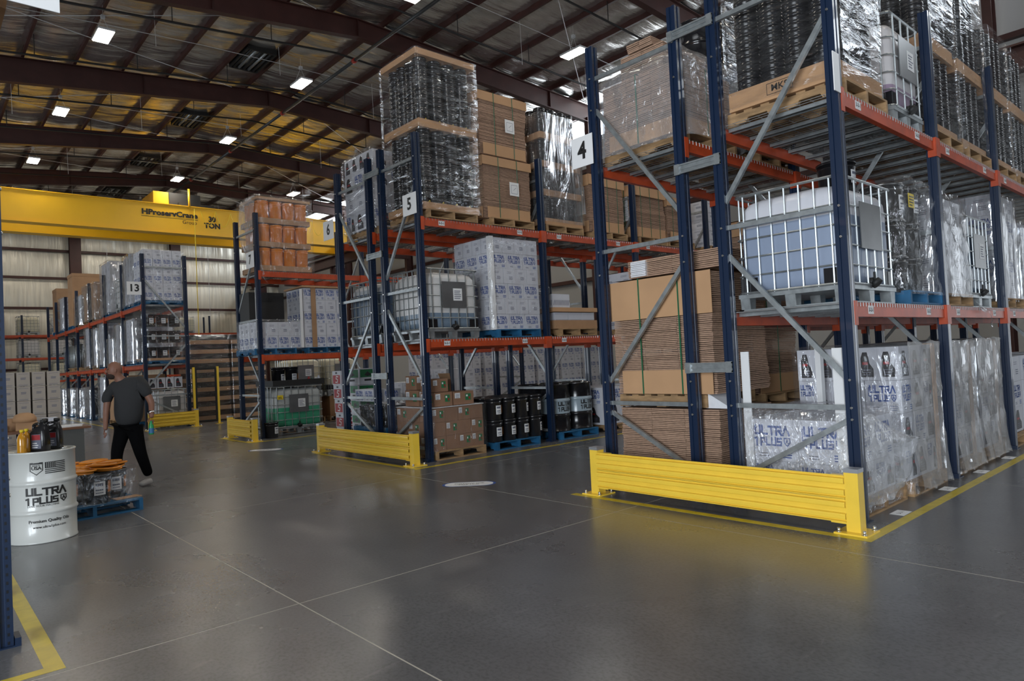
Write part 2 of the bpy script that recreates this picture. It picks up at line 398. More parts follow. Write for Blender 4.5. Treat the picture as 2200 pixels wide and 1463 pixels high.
def text2d(s, size=1.0, bold=0.0):
    # Bfont text turned into triangles in 2D, centred
    k = (s, bold)
    if k not in _tx:
        cu = bpy.data.curves.new('t', 'FONT'); cu.body = s; cu.size = 1; cu.align_x = 'CENTER'; cu.align_y = 'CENTER'; cu.resolution_u = 2; cu.offset = bold
        ob = bpy.data.objects.new('t', cu); C.objects.link(ob)
        dg = bpy.context.evaluated_depsgraph_get(); me = bpy.data.meshes.new_from_object(ob.evaluated_get(dg))
        _tx[k] = [[(me.vertices[i].co.x, me.vertices[i].co.y) for i in p.vertices] for p in me.polygons]
        bpy.data.objects.remove(ob); bpy.data.curves.remove(cu); bpy.data.meshes.remove(me)
    return [[(x * size, y * size) for x, y in p] for p in _tx[k]]
def fr_nX(x, cy=0, cz=0, sy=1, sz=1): return lambda a, b: (x, cy - a * sy, cz + b * sz)      # face looking to -X
def fr_nY(y, cx=0, cz=0, sx=1, sz=1): return lambda a, b: (cx + a * sx, y, cz + b * sz)      # face looking to -Y
def decal(mb, quads, fr, mi):
    for q in quads: mb.poly([fr(a, b) for a, b in q], mi)
def xf(quads, sx, sy, ox=0, oy=0): return [[(a * sx + ox, b * sy + oy) for a, b in q] for q in quads]
def rect(x0, y0, x1, y1): return [(x0, y0), (x1, y0), (x1, y1), (x0, y1)]

# ---------------------------------------------------------------- structure: floor
XJ = [1.92 + 3.25 * k for k in range(-4, 8)]; XJ = [-8.5] + [x for x in XJ if -8.4 < x < 23.2] + [23.4]
YJ = [4.40 + 3.6 * k for k in range(-5, 15)]; YJ = [-10.5] + [y for y in YJ if -10.4 < y < 54] + [54.4]
fl = put('floor', MB().box(-8.5, -10.5, -0.12, 23.4, 54.4, -0.0008).mesh('floor', 'joint'), kind='structure')
_sl = {}
for i in range(len(XJ) - 1):
    for j in range(len(YJ) - 1):
        w = round(XJ[i + 1] - XJ[i] - 0.010, 3); d = round(YJ[j + 1] - YJ[j] - 0.010, 3)
        if (w, d) not in _sl: _sl[(w, d)] = MB().box(0, 0, -0.0007, w, d, 0).mesh('slab', 'concrete')
        put('slab', _sl[(w, d)], fl, (XJ[i] + 0.005, YJ[j] + 0.005, 0))

# ---------------------------------------------------------------- structure: roof
RX = 11.0
def ztop(x): return 12.62 - (0.09 * (RX - x) if x < RX else 0.045 * (x - RX))
def zbot(x): return 12.0 - (0.115 * (RX - x) if x < RX else 0.056 * (x - RX))
RY = [-2.4 + 7.15 * k for k in range(-1, 9)]
ce = MB()
for xa, xb in ((-8.5, RX), (RX, 23.4)):
    za, zb = ztop(xa) + 0.24, ztop(xb) + 0.24
    ce.extrude([(xa, za), (xb, zb), (xb, zb + 0.1), (xa, za + 0.1)], lambda a, b: (a, -10.5, b), lambda a, b: (a, 54.4, b))
ceil = put('ceiling', ce.mesh('ceiling', 'roofpanel'), kind='structure')
PX = [RX - 0.9 - 1.42 * k for k in range(0, 13)][::-1] + [RX + 0.9 + 1.55 * k for k in range(0, 8)]
pm_ = MB()
pm_.box(-0.04, -10.4, 0, 0.04, 54.2, 0.012).box(-0.006, -10.4, 0.012, 0.006, 54.2, 0.21).box(-0.04, -10.4, 0.2, 0.04, 54.2, 0.212)
purl = pm_.mesh('purlin', 'brown')
for x in PX: put('purlin', purl, ceil, (x, 0, ztop(x)))
# insulation blankets: one per purlin bay and rafter bay, sagging and wrinkled across
def blanket(w, seed):
    r = random.Random(seed); mb = MB(); nx, ny = 8, 64; L = 7.1
    ph = [(r.uniform(0.8, 6.0), r.uniform(0, 6), r.uniform(0.3, 1)) for _ in range(7)]
    for j in range(ny + 1):
        y = L * j / ny
        wr = sum(a * math.sin(f * y * 1.3 + p) for f, p, a in ph) * 0.016
        wr2 = sum(a * math.cos(f * y * 1.1 + p * 2) for f, p, a in ph) * 0.016
        for i in range(nx + 1):
            t = i / nx; sag = -0.085 * math.sin(PI * t) ** 0.7
            mb.v.append((t * w, y, sag + (wr * (1 - t) + wr2 * t) * math.sin(PI * t) * 1.2 + 0.004 * math.sin(5 * t + y * 9)))
    for j in range(ny):
        for i in range(nx):
            a = j * (nx + 1) + i; mb.face([a, a + nx + 1, a + nx + 2, a + 1], 0, True)
    return mb.mesh('insulation_blanket', 'foil')
BL = {}
for i in range(len(PX) - 1):
    xa, xb = PX[i], PX[i + 1]; w = round(xb - xa, 3)
    for j in range(len(RY) - 1):
        key = (w, (i * 3 + j * 5) % 5)
        if key not in BL: BL[key] = blanket(w, hash(key) & 0xffff)
        o = put('insulation_blanket', BL[key], ceil, (xa, RY[j] + 0.03, ztop(xa) + 0.2))
        o.rotation_euler = (0, -math.atan2(ztop(xb) - ztop(xa), xb - xa), 0)
# rafters with haunched I section, and their columns
def rafter():
    mb = MB()
    for xs in ([-8.3, 2.0, RX], [RX, 22.0]):
        for xa, xb in zip(xs[:-1], xs[1:]):
            for (o0, o1, yw) in ((0, 0.03, 0.11), (0.03, None, 0.008), (None, -0.02, 0.11)):
                za0 = zbot(xa) + (o0 or 0) if o0 is not None else ztop(xa) - 0.03
                zb0 = zbot(xb) + (o0 or 0) if o0 is not None else ztop(xb) - 0.03
                za1 = zbot(xa) + 0.03 if o1 == 0.03 else ztop(xa) - 0.005
                zb1 = zbot(xb) + 0.03 if o1 == 0.03 else ztop(xb) - 0.005
                mb.extrude([(xa, za0), (xb, zb0), (xb, zb1), (xa, za1)], lambda a, b, yw=yw: (a, -yw, b), lambda a, b, yw=yw: (a, yw, b))
    for x in (-3, 2.0, 6.5, RX, 15.5, 19.6): mb.box(x - 0.006, -0.1, zbot(x), x + 0.006, 0.1, ztop(x) - 0.02)
    return mb.mesh('rafter', 'brown')
rf = rafter(); rc = MB().box(-0.22, -0.11, 0, -0.19, 0.11, 11.6).box(0.19, -0.11, 0, 0.22, 0.11, 11.6).box(-0.19, -0.01, 0, 0.19, 0.01, 11.6).mesh('roof_column', 'brown')
for y in RY[1:]:
    put('rafter', rf, ceil, (0, y, 0))
for y in RY[1:]:
    o = put('trim_1', rc, None, (22.0, y, 0), kind='structure')

# ---------------------------------------------------------------- structure: walls
WY = 54.0
wb = put('wall_back', MB().box(-8.5, WY + 0.3, 0, 23.4, WY + 0.4, 12.8).mesh('wall_back', 'wallpaint'), kind='structure')
GZ = [0.1, 2.3, 4.35, 6.3, 8.3, 10.15, 11.9]
gm = MB().box(-8.4, -0.09, 0, 23.2, 0.09, 0.02).box(-8.4, -0.09, 0.02, 23.2, -0.075, 0.16).mesh('girt', 'brown')
for z in GZ[1:]: put('girt', gm, wb, (0, WY - 0.06, z))
cm = MB().box(-0.33, -0.2, 0, 0.33, -0.17, 12.2).box(-0.33, 0.17, 0, 0.33, 0.2, 12.2).box(-0.01, -0.17, 0, 0.01, 0.17, 12.2).mesh('wall_column', 'brown')
CX = [-3.8, 2.45, 8.75, 15.05, 21.4]
for x in CX: put('wall_column', cm, wb, (x, WY - 0.3, 0))
def wpanel(h, seed):
    r = random.Random(seed); mb = MB(); nx, nz = 44, 6; w = 1.0
    ph = [(r.uniform(4, 40), r.uniform(0, 6), r.uniform(0.2, 1)) for _ in range(7)]
    for k in range(nz + 1):
        for i in range(nx + 1):
            x = i / nx; t = k / nz
            mb.v.append((x, -0.10 * math.sin(PI * t) ** 0.6 + 0.014 * sum(a * math.sin(f * x + p + t * 0.6) for f, p, a in ph) * math.sin(PI * t), t * h))
    for k in range(nz):
        for i in range(nx):
            a = k * (nx + 1) + i; mb.face([a, a + 1, a + nx + 2, a + nx + 1], 0, True)
    return mb.mesh('insulation_panel', 'wallfoil')
xs_ = [-8.3, -3.8, -0.6, 2.45, 5.6, 8.75, 11.9, 15.05, 18.2, 21.4, 23.2]
wp = {}
for i in range(len(xs_) - 1):
    for k in range(len(GZ) - 1):
        h = round(GZ[k + 1] - GZ[k] - 0.02, 3); key = (h, (i + k) % 3)
        if key not in wp: wp[key] = wpanel(h, 31 + i * 7 + k)
        put('insulation_panel', wp[key], wb, (xs_[i], WY + 0.12, GZ[k] + 0.02), sc=(xs_[i + 1] - xs_[i], 1, 1))
# right wall with clerestory
wr_ = put('wall_right', MB().box(22.9, -10.5, 0, 23.0, 54.4, 11.1).box(22.9, -10.5, 12.1, 23.0, 54.4, 12.6).mesh('wall_right', 'wallpaint'), kind='structure')
for k, y in enumerate(RY[:-1]):
    put('window_%d' % (k + 1), MB().box(22.92, 0.1, 11.1, 22.98, 7.0, 12.1).mesh('clerestory', 'daylight'), None, (0, y, 0), kind='structure')
for z in (2.4, 4.8, 7.2, 9.6): put('girt', MB().box(22.7, -10.4, z, 22.9, 54.2, z + 0.16).mesh('girt', 'brown'), wr_)
# left wall and front wall with their open bay doors
put('wall_left', MB().box(-8.5, -10.5, 0, -8.4, -5, 11.4).box(-8.5, 2, 0, -8.4, 26, 11.4).box(-8.5, 33, 0, -8.4, 54.4, 11.4).box(-8.5, 26, 5.0, -8.4, 33, 11.4).box(-8.5, -5, 5.0, -8.4, 2, 11.4).mesh('wall_left', 'wallpaint'), kind='structure')
put('wall_front', MB().box(-8.5, -10.5, 0, 2.5, -10.4, 12.9).box(9.5, -10.5, 0, 23.4, -10.4, 12.9).box(2.5, -10.5, 5.0, 9.5, -10.4, 12.9).mesh('wall_front', 'wallpaint'), kind='structure')

# ---------------------------------------------------------------- floor tape
TP = 0.0016
def tape(name, label, pts, parent_group):
    mb = MB()
    for (x0, y0, x1, y1) in pts: mb.box(x0, y0, 0.0004, x1, y1, TP)
    return tag(put(name, mb.mesh(name, 'tape')), label, 'floor tape', parent_group)
tw = 0.09
tape('floor_tape', 'yellow floor tape line bordering the rack under signs 3 and 4', [(5.53, 2.17, 5.53 + tw, 5.35), (5.53 + tw, 2.17, 19, 2.17 + tw)], 'aisle tape')
tape('floor_tape', 'yellow floor tape line bordering the rack under signs 5 and 6', [(5.53, 8.45, 5.53 + tw, 11.85), (5.53 + tw, 8.45, 19, 8.45 + tw)], 'aisle tape')
tape('floor_tape', 'short yellow floor tape line around the guard rail of rack 7', [(5.53, 14.9, 5.53 + tw, 16.75), (5.53 + tw, 14.9, 19, 14.9 + tw)], 'aisle tape')
tape('floor_tape', 'worn yellow tape corner on the floor at the lower left', [(0.53, 4.45, 0.62, 8.0), (-3.5, 4.45, 0.53, 4.53)], 'aisle tape')
tape('floor_tape', 'far yellow tape line along the long left side of rack 13', [(4.75, 21.3, 4.84, 42)], 'aisle tape')
# floor stickers
for x, t, w_ in ((6.62, '3-1-1', 'nearest the guard rail corner'), (7.93, '3-1-2', 'second from the guard rail'), (9.12, '3-1-3', 'third from the guard rail'), (10.3, '3-1-4', 'farthest along the tape')):
    mb = MB().box(-0.1, -0.06, 0.0004, 0.1, 0.06, 0.0014)
    decal(mb, text2d(t, 0.05, 0.02), lambda a, b: (a, b, 0.0018), 1)
    tag(put('floor_sticker', mb.mesh('floor_sticker', ['paper', 'black_ink']), None, (x, 2.33, 0)), 'white location sticker on the floor by the yellow tape, ' + w_, 'sticker', 'floor location stickers')
def oval(x, y, label):
    mb = MB(); n = 28
    def ring(s, z, mi, x0=-9, x1=9):
        mb.poly([(max(x0, min(x1, s * (0.19 * math.copysign(1, math.cos(2 * PI * i / n)) + 0.15 * math.cos(2 * PI * i / n)))), s * 0.15 * math.sin(2 * PI * i / n), z) for i in range(n)], mi)
    ring(1.0, 0.001, 1); ring(0.9, 0.0014, 0)
    mb.poly([(-0.2, -0.03, 0.0018), (0.2, -0.03, 0.0018), (0.2, 0.03, 0.0018), (-0.2, 0.03, 0.0018)], 0)
    decal(mb, text2d('FOLLOW THE', 0.06, 0.015), lambda a, b: (a, b + 0.03, 0.0022), 2); decal(mb, text2d('SAFE LINE', 0.06, 0.015), lambda a, b: (a, b - 0.035, 0.0022), 2)
    return tag(put('floor_decal', mb.mesh('floor_decal', ['paper', 'ink', 'black_ink']), None, (x, y, 0), -0.75), label, 'floor decal')
oval(5.27, 6.86, 'oval blue and white decal on the floor between two guard rails')
oval(5.25, 13.3, 'distant oval pale decal on the floor left of the rack 5 guard rail')

# ---------------------------------------------------------------- pallet racks
def colprof():
    a = 0.05; g = 0.014; d = 0.012
    return [(-a, -a), (-g, -a), (-g + .004, -a + d), (g - .004, -a + d), (g, -a), (a, -a), (a, -g), (a - d, -g + .004), (a - d, g - .004), (a, g),
            (a, a), (g, a), (g - .004, a - d), (-g + .004, a - d), (-g, a), (-a, a), (-a, g), (-a + d, g - .004), (-a + d, -g + .004), (-a, -g)]
_cm = {}
def colmesh(h):
    if h not in _cm: _cm[h] = MB().extrude(colprof(), lambda a, b: (a, b, 0.006), lambda a, b: (a, b, h)).mesh('column', 'navy')
    return _cm[h]
footm = MB().box(-0.085, -0.07, 0, 0.085, 0.07, 0.008).box(-0.085, -0.07, 0.008, -0.055, 0.07, 0.05).mesh('foot_plate', 'navy2')
boltm = MB().tube((0, 0, 0), (0, 0, 0.035), 0.013, 8).tube((0, 0, 0.0), (0, 0, 0.006), 0.022, 8).mesh('anchor_bolt', 'bolt')
hbolt = MB().tube((-0.012, 0, 0), (0.004, 0, 0), 0.011, 8).mesh('frame_bolt', 'bolt')
_bm = {}
def beammesh(L):
    L = round(L, 3)
    if L not in _bm:
        mb = MB()
        mb.extrude([(-0.03, -0.125), (0.025, -0.125), (0.025, -0.04), (0.005, -0.04), (0.005, 0), (-0.03, 0)], lambda a, b: (0.05, a, b), lambda a, b: (L - 0.05, a, b))
        _bm[L] = mb.mesh('beam', 'orange')
        cb = MB().box(-0.0075, -0.055, -0.2, 0.0075, 0.03, 0.012).box(-0.0575, -0.058, -0.2, 0.0075, -0.052, 0.012)
        cc = MB().box(-0.0075, -0.055, -0.2, 0.0075, 0.03, 0.012).box(-0.0075, -0.058, -0.2, 0.0575, -0.052, 0.012)
        _bm[L, 'c'] = (cb.mesh('beam_connector', 'orange'), cc.mesh('beam_connector', 'orange'))
    return _bm[L], _bm[L, 'c']
_dm = {}
def deckmesh(L, D):
    k = (round(L, 2), round(D, 2))
    if k not in _dm:
        w = MB(); r = 0.0035
        for x0, x1 in ((0.06, L / 2 - 0.01), (L / 2 + 0.01, L - 0.06)):
            n = int((x1 - x0) / 0.06)
            for i in range(n + 1):
                x = x0 + (x1 - x0) * i / n
                w.tube((x, -0.035, 0.004), (x, D + 0.035, 0.004), r, 3, caps=False)
                w.tube((x, -0.035, 0.004), (x, -0.035, -0.035), r, 3, caps=False)
                w.tube((x, D + 0.035, 0.004), (x, D + 0.035, -0.035), r, 3, caps=False)
            m = 9
            for j in range(m + 1): w.tube((x0, D * j / m, 0.008), (x1, D * j / m, 0.008), r, 3, caps=False)
        ch = MB().box(-0.035, 0.01, -0.004, 0.035, D - 0.01, 0.0).box(-0.035, 0.01, -0.035, -0.03, D - 0.01, -0.004).box(0.03, 0.01, -0.035, 0.035, D - 0.01, -0.004).box(-0.05, 0.01, -0.038, -0.03, D - 0.01, -0.034).box(0.03, 0.01, -0.038, 0.05, D - 0.01, -0.034)
        _dm[k] = (w.mesh('deck_wires', 'wire'), ch.mesh('deck_channel', 'galv'))
    return _dm[k]
def rack(label, loc, rz, bays, D, levels, h, brace_dir=1, row=None, skip=(), detail=2, num_start=1, deck=True, flip_front=False):
    t = thing('pallet_rack', label, 'pallet rack', loc, rz, None)
    xs = [0]
    for b in bays: xs.append(xs[-1] + b)
    cmh = colmesh(h)
    for i, x in enumerate(xs):
        for y in (0, D):
            c = put('column', cmh, t, (x, y, 0))
            if detail > 1 or i < 2:
                f = put('foot_plate', footm, c)
                for sx in (-0.068, 0.068): put('anchor_bolt', boltm, c, (sx, 0, 0.008))
        if detail == 0 and i > 0 and rz == 0: continue
        # braces of this upright frame
        def br(y0, z0, y1, z1):
            mb = MB().bar((-0.0, y0, z0), (0.0, y1, z1), 0.035, 0.045)
            put('brace', mb.mesh('brace', 'galv'), t, (x, 0, 0))
        a, b = (0.03, D - 0.03) if brace_dir > 0 else (D - 0.03, 0.03)
        for z in (0.2, 0.98, 2.73) + ((h - 0.38,) if h > 4 else ()): br(0.04, z, D - 0.04, z)
        br(a, 0.88, b, 0.28); br(b, 2.46, a, 1.22)
        if h > 4: br(a, h - 0.75, b, 2.98)
        if i == 0:
            for z in (0.98, 2.73, h - 0.38, 0.88, 2.46, 1.22, h - 0.75):
                for y in (0, D): put('frame_bolt', hbolt, t, (x - 0.047, y, z))
    for i, L in enumerate(bays):
        for li, z in enumerate(levels):
            if (i, li) in skip: continue
            bm_, cn = beammesh(L)
            for si, (y, ang) in enumerate(((0, 0), (D, PI))):
                o = put('beam', bm_, t, (xs[i] if not si else xs[i + 1], y, z), ang)
                put('beam_connector', cn[0], o, (0.0575, 0, 0)); put('beam_connector', cn[1], o, (L - 0.0575, 0, 0))
                if row and si == (1 if flip_front else 0) and detail > 1:
                    for q in (0, 1):
                        s = '%d-%d-%d' % (row, li + 2, i * 2 + q + 1)
                        mb = MB().box(-0.06, -0.033, -0.1, 0.06, -0.0305, -0.025)
                        decal(mb, text2d(s, 0.05, 0.03), fr_nY(-0.0345, 0, -0.063), 1)
                        put('location_label', mb.mesh('location_label', ['paper', 'black_ink']), o, (0.42 + q * (L - 1.0), 0, 0), label='white label reading ' + s)
            if deck:
                wm, ch = deckmesh(L, D)
                d = put('deck_wires', wm, t, (xs[i], 0, z), kind='stuff')
                n = 6
                for q in range(n): put('deck_channel', ch, t, (xs[i] + L * (q + 0.5) / n, 0, z))
    return t
Z3 = (1.89, 3.755); Z5 = (1.91, 3.85)
B3 = [2.53, 2.5, 2.5, 2.5]; B5 = [2.71, 2.73, 2.75, 2.73]
X0 = 6.11
rack('blue and orange pallet rack row 3 at the right, nearest the camera', (X0, 2.47, 0), 0, B3, 1.14, Z3, 5.2, 1, 3)
rack('blue and orange pallet rack row 4 carrying the number 4 sign', (X0, 4.06, 0), 0, B3, 1.15, Z3, 5.15, -1, 4, skip=((0, 0),), flip_front=True)
rack('blue and orange pallet rack row 5 carrying the number 5 sign', (X0, 8.93, 0), 0, B5, 1.07, Z5, 5.2, 1, 5)
rack('blue and orange pallet rack row 6 carrying the number 6 sign', (X0, 10.42, 0), 0, B5, 1.13, Z5, 5.15, -1, 6, flip_front=True, detail=1)
rack('single blue and orange pallet rack carrying the number 7 sign', (X0, 15.55, 0), 0, [2.7, 2.7, 2.7], 1.25, Z5, 5.2, 1, 7, detail=1)
rack('long dark blue and orange rack carrying the number 13 sign', (6.40, 21.97, 0), PI / 2, [2.5, 2.6, 2.5, 2.6, 2.5, 2.5, 2.4], 1.16, (1.9, 3.66), 5.15, -1, 13, detail=1)
rack('far rack of caged tanks against the back wall', (2.6, 50, 0), 0, [2.7] * 6, 1.2, (1.6, 3.02, 4.4), 5.6, 1, None, detail=0, deck=False)
rack('navy rack end cut off by the left edge of the photo', (0.40, 6.25, 0), PI, [2.6], 1.15, Z3, 5.2, 1, None)
# row spacers between back to back racks
def spacer(y0, y1, z, label):
    mb = MB().box(-0.012, y0, z - 0.05, -0.006, y1, z + 0.05).box(-0.03, y0, z + 0.035, -0.006, y1, z + 0.05).box(-0.03, y0, z - 0.05, -0.006, y1, z - 0.035).box(-0.022, y0, z - 0.008, -0.012, y1, z + 0.008)
    mb.box(-0.034, y0, z - 0.055, -0.006, y0 + 0.06, z + 0.055).box(-0.034, y1 - 0.06, z - 0.055, -0.006, y1, z + 0.055)
    tag(put('row_spacer', mb.mesh('row_spacer', 'galv'), None, (6.06, 0, 0)), label, 'rack spacer', 'row spacers')
for y0, y1, r in ((3.57, 4.10, '3 and 4'), (9.96, 10.46, '5 and 6')):
    for z, w_ in ((1.36, 'lowest'), (3.42, 'middle'), (4.82, 'topmost')):
        spacer(y0, y1, z, '%s galvanised spacer bar joining the end columns of racks %s' % (w_, r))
# number signs
def numsign(txt, y0, y1, z0, z1, x=6.03):
    t = thing('number_sign', 'white sign with black number %s at the end of its rack' % txt, 'number sign', (x, (y0 + y1) / 2, (z0 + z1) / 2), 0, 'rack number signs')
    w = abs(y1 - y0) / 2; h = (z1 - z0) / 2
    put('sign_board', MB().box(-0.004, -w, -h, 0.004, w, h).mesh('sign_board', 'sign'), t)
    mb = MB(); decal(mb, xf(text2d(txt, 1.55 * h if len(txt) == 1 else 1.35 * h, 0.03), 0.95, 1), fr_nX(-0.006), 0)
    put('numeral', mb.mesh('numeral', 'black_ink'), t)
numsign('4', 5.19, 5.52, 3.77, 4.13); numsign('5', 8.86, 9.24, 3.90, 4.24); numsign('6', 11.62, 12.02, 3.96, 4.32); numsign('7', 15.52, 15.98, 3.94, 4.32)
t = thing('number_sign', 'white sign with black number 13 on the far left rack', 'number sign', (5.0, 21.9, 4.12), 0, 'rack number signs')
put('sign_board', MB().box(-0.19, -0.004, -0.19, 0.19, 0.004, 0.19).mesh('sign_board', 'sign'), t)
mb = MB(); decal(mb, text2d('13', 0.29, 0.03), fr_nY(-0.006), 0); put('numeral', mb.mesh('numeral', 'black_ink'), t)
tag(put('blank_sign', MB().box(-0.06, -0.004, -0.17, 0.06, 0.004, 0.17).mesh('blank_sign', 'sign'), None, (6.03, 2.41, 3.87)), 'white sign seen edge on beside the near right rack column', 'sign')
tag(put('blank_sign', MB().box(0, -0.004, 0, 0.33, 0.004, 0.33).mesh('blank_sign', 'sign'), None, (0.45, 5.03, 3.88)), 'blank white sign cut off at the top left corner', 'sign')

# ---------------------------------------------------------------- guard rails
def guard(y0, y1, x, label, ends=True, rz=0):
    t = thing('guard_rail', label, 'guard rail', (x, (y0 + y1) / 2, 0), rz)
    L = (y1 - y0) / 2
    for s in (-1, 1):
        p = put('post', MB().box(-0.055, -0.055, 0.012, 0.055, 0.055, 0.50).mesh('post', 'yellow'), t, (0, s * L, 0))
        put('post_cap', MB().box(-0.059, -0.059, 0.49, 0.059, 0.059, 0.522).mesh('post_cap', 'cap'), p, label='grey metal cap')
        put('base_plate', MB().box(-0.13, -0.13, 0, 0.13, 0.13, 0.014).mesh('base_plate', 'yellow'), p)
        for bx in (-0.1, 0.1):
            for by in (-0.1, 0.1): put('anchor_bolt', boltm, p, (bx, by, 0.014))
        put('rail_bracket', MB().box(-0.05, -0.09, 0.07, 0.04, 0.09, 0.46).mesh('rail_bracket', 'yellow'), t, (0, s * (L - 0.09), 0))
    # corrugated rail: profile in (x, z)
    def rail(zc):
        pr = []; n = 28; hh = 0.095
        for i in range(n + 1):
            q = i / n; z = zc - hh + 2 * hh * q
            dx = -0.028 * (0.5 + 0.5 * math.tanh(6 * math.sin(2 * PI * (q * 2 - 0.25))))
            if q < 0.05 or q > 0.95: dx = -0.02
            pr.append((dx - 0.055, z))
        pr += [(a + 0.006, b) for a, b in pr[::-1]]
        mb = MB(); k = len(pr)
        mb.v = [(a, -L + 0.05, b) for a, b in pr] + [(a, L - 0.05, b) for a, b in pr]
        for i in range(k): mb.face([i, (i + 1) % k, k + (i + 1) % k, k + i], 0)
        mb.face(list(range(k))[::-1]); mb.face(list(range(k, 2 * k)))
        return mb.mesh('corrugated_rail', 'yellow')
    for zc in (0.182, 0.375): put('corrugated_rail', rail(zc), t, (0.0, 0, 0))
    return t
guard(2.36, 5.12, 5.74, 'long yellow steel guard rail in front of racks 3 and 4')
guard(8.78, 11.90, 5.74, 'yellow steel guard rail in front of racks 5 and 6')
guard(15.12, 16.62, 5.74, 'short yellow steel guard rail in front of rack 7')
g13 = guard(-0.62, 0.62, 5.83, 'far yellow steel guard rail at the foot of rack 13')
g13.location = (5.83, 21.5, 0); g13.rotation_euler = (0, 0, PI / 2)

# ================================================================ load builders
def pallet_proto(kind):
    mat = {'wood': 'wood', 'blue': 'blue'}[kind]
    db = MB().box(-0.5, -0.045, 0.122, 0.5, 0.045, 0.14).mesh('deck_board', mat)
    bb = MB().box(-0.5, -0.06, 0, 0.5, 0.06, 0.018).mesh('bottom_board', mat)
    st = MB(); prof = [(-0.58, 0.018), (-0.38, 0.018), (-0.36, 0.06), (-0.16, 0.06), (-0.14, 0.018), (0.14, 0.018), (0.16, 0.06), (0.36, 0.06), (0.38, 0.018), (0.58, 0.018), (0.58, 0.122), (-0.58, 0.122)]
    st.extrude(prof, lambda a, b: (-0.02, a, b), lambda a, b: (0.02, a, b))
    return db, bb, st.mesh('stringer', mat)
PP = {k: pallet_proto(k) for k in ('wood', 'blue')}
PPR = {}
def pallet(cx, cy, z, kind, label, rz=0, group='pallets'):
    if kind not in PPR:
        t = thing('pallet', label, 'pallet', (cx, cy, z), rz, group)
        db, bb, st = PP[kind]
        for i in range(7): put('deck_board', db, t, (0, -0.535 + i * 0.178, 0))
        for y in (-0.52, 0, 0.52): put('bottom_board', bb, t, (0, y, 0))
        for x in (-0.48, 0, 0.48): put('stringer', st, t, (x, 0, 0))
        PPR[kind] = t; return t
    return dup(PPR[kind], (cx, cy, z), rz, label, group)

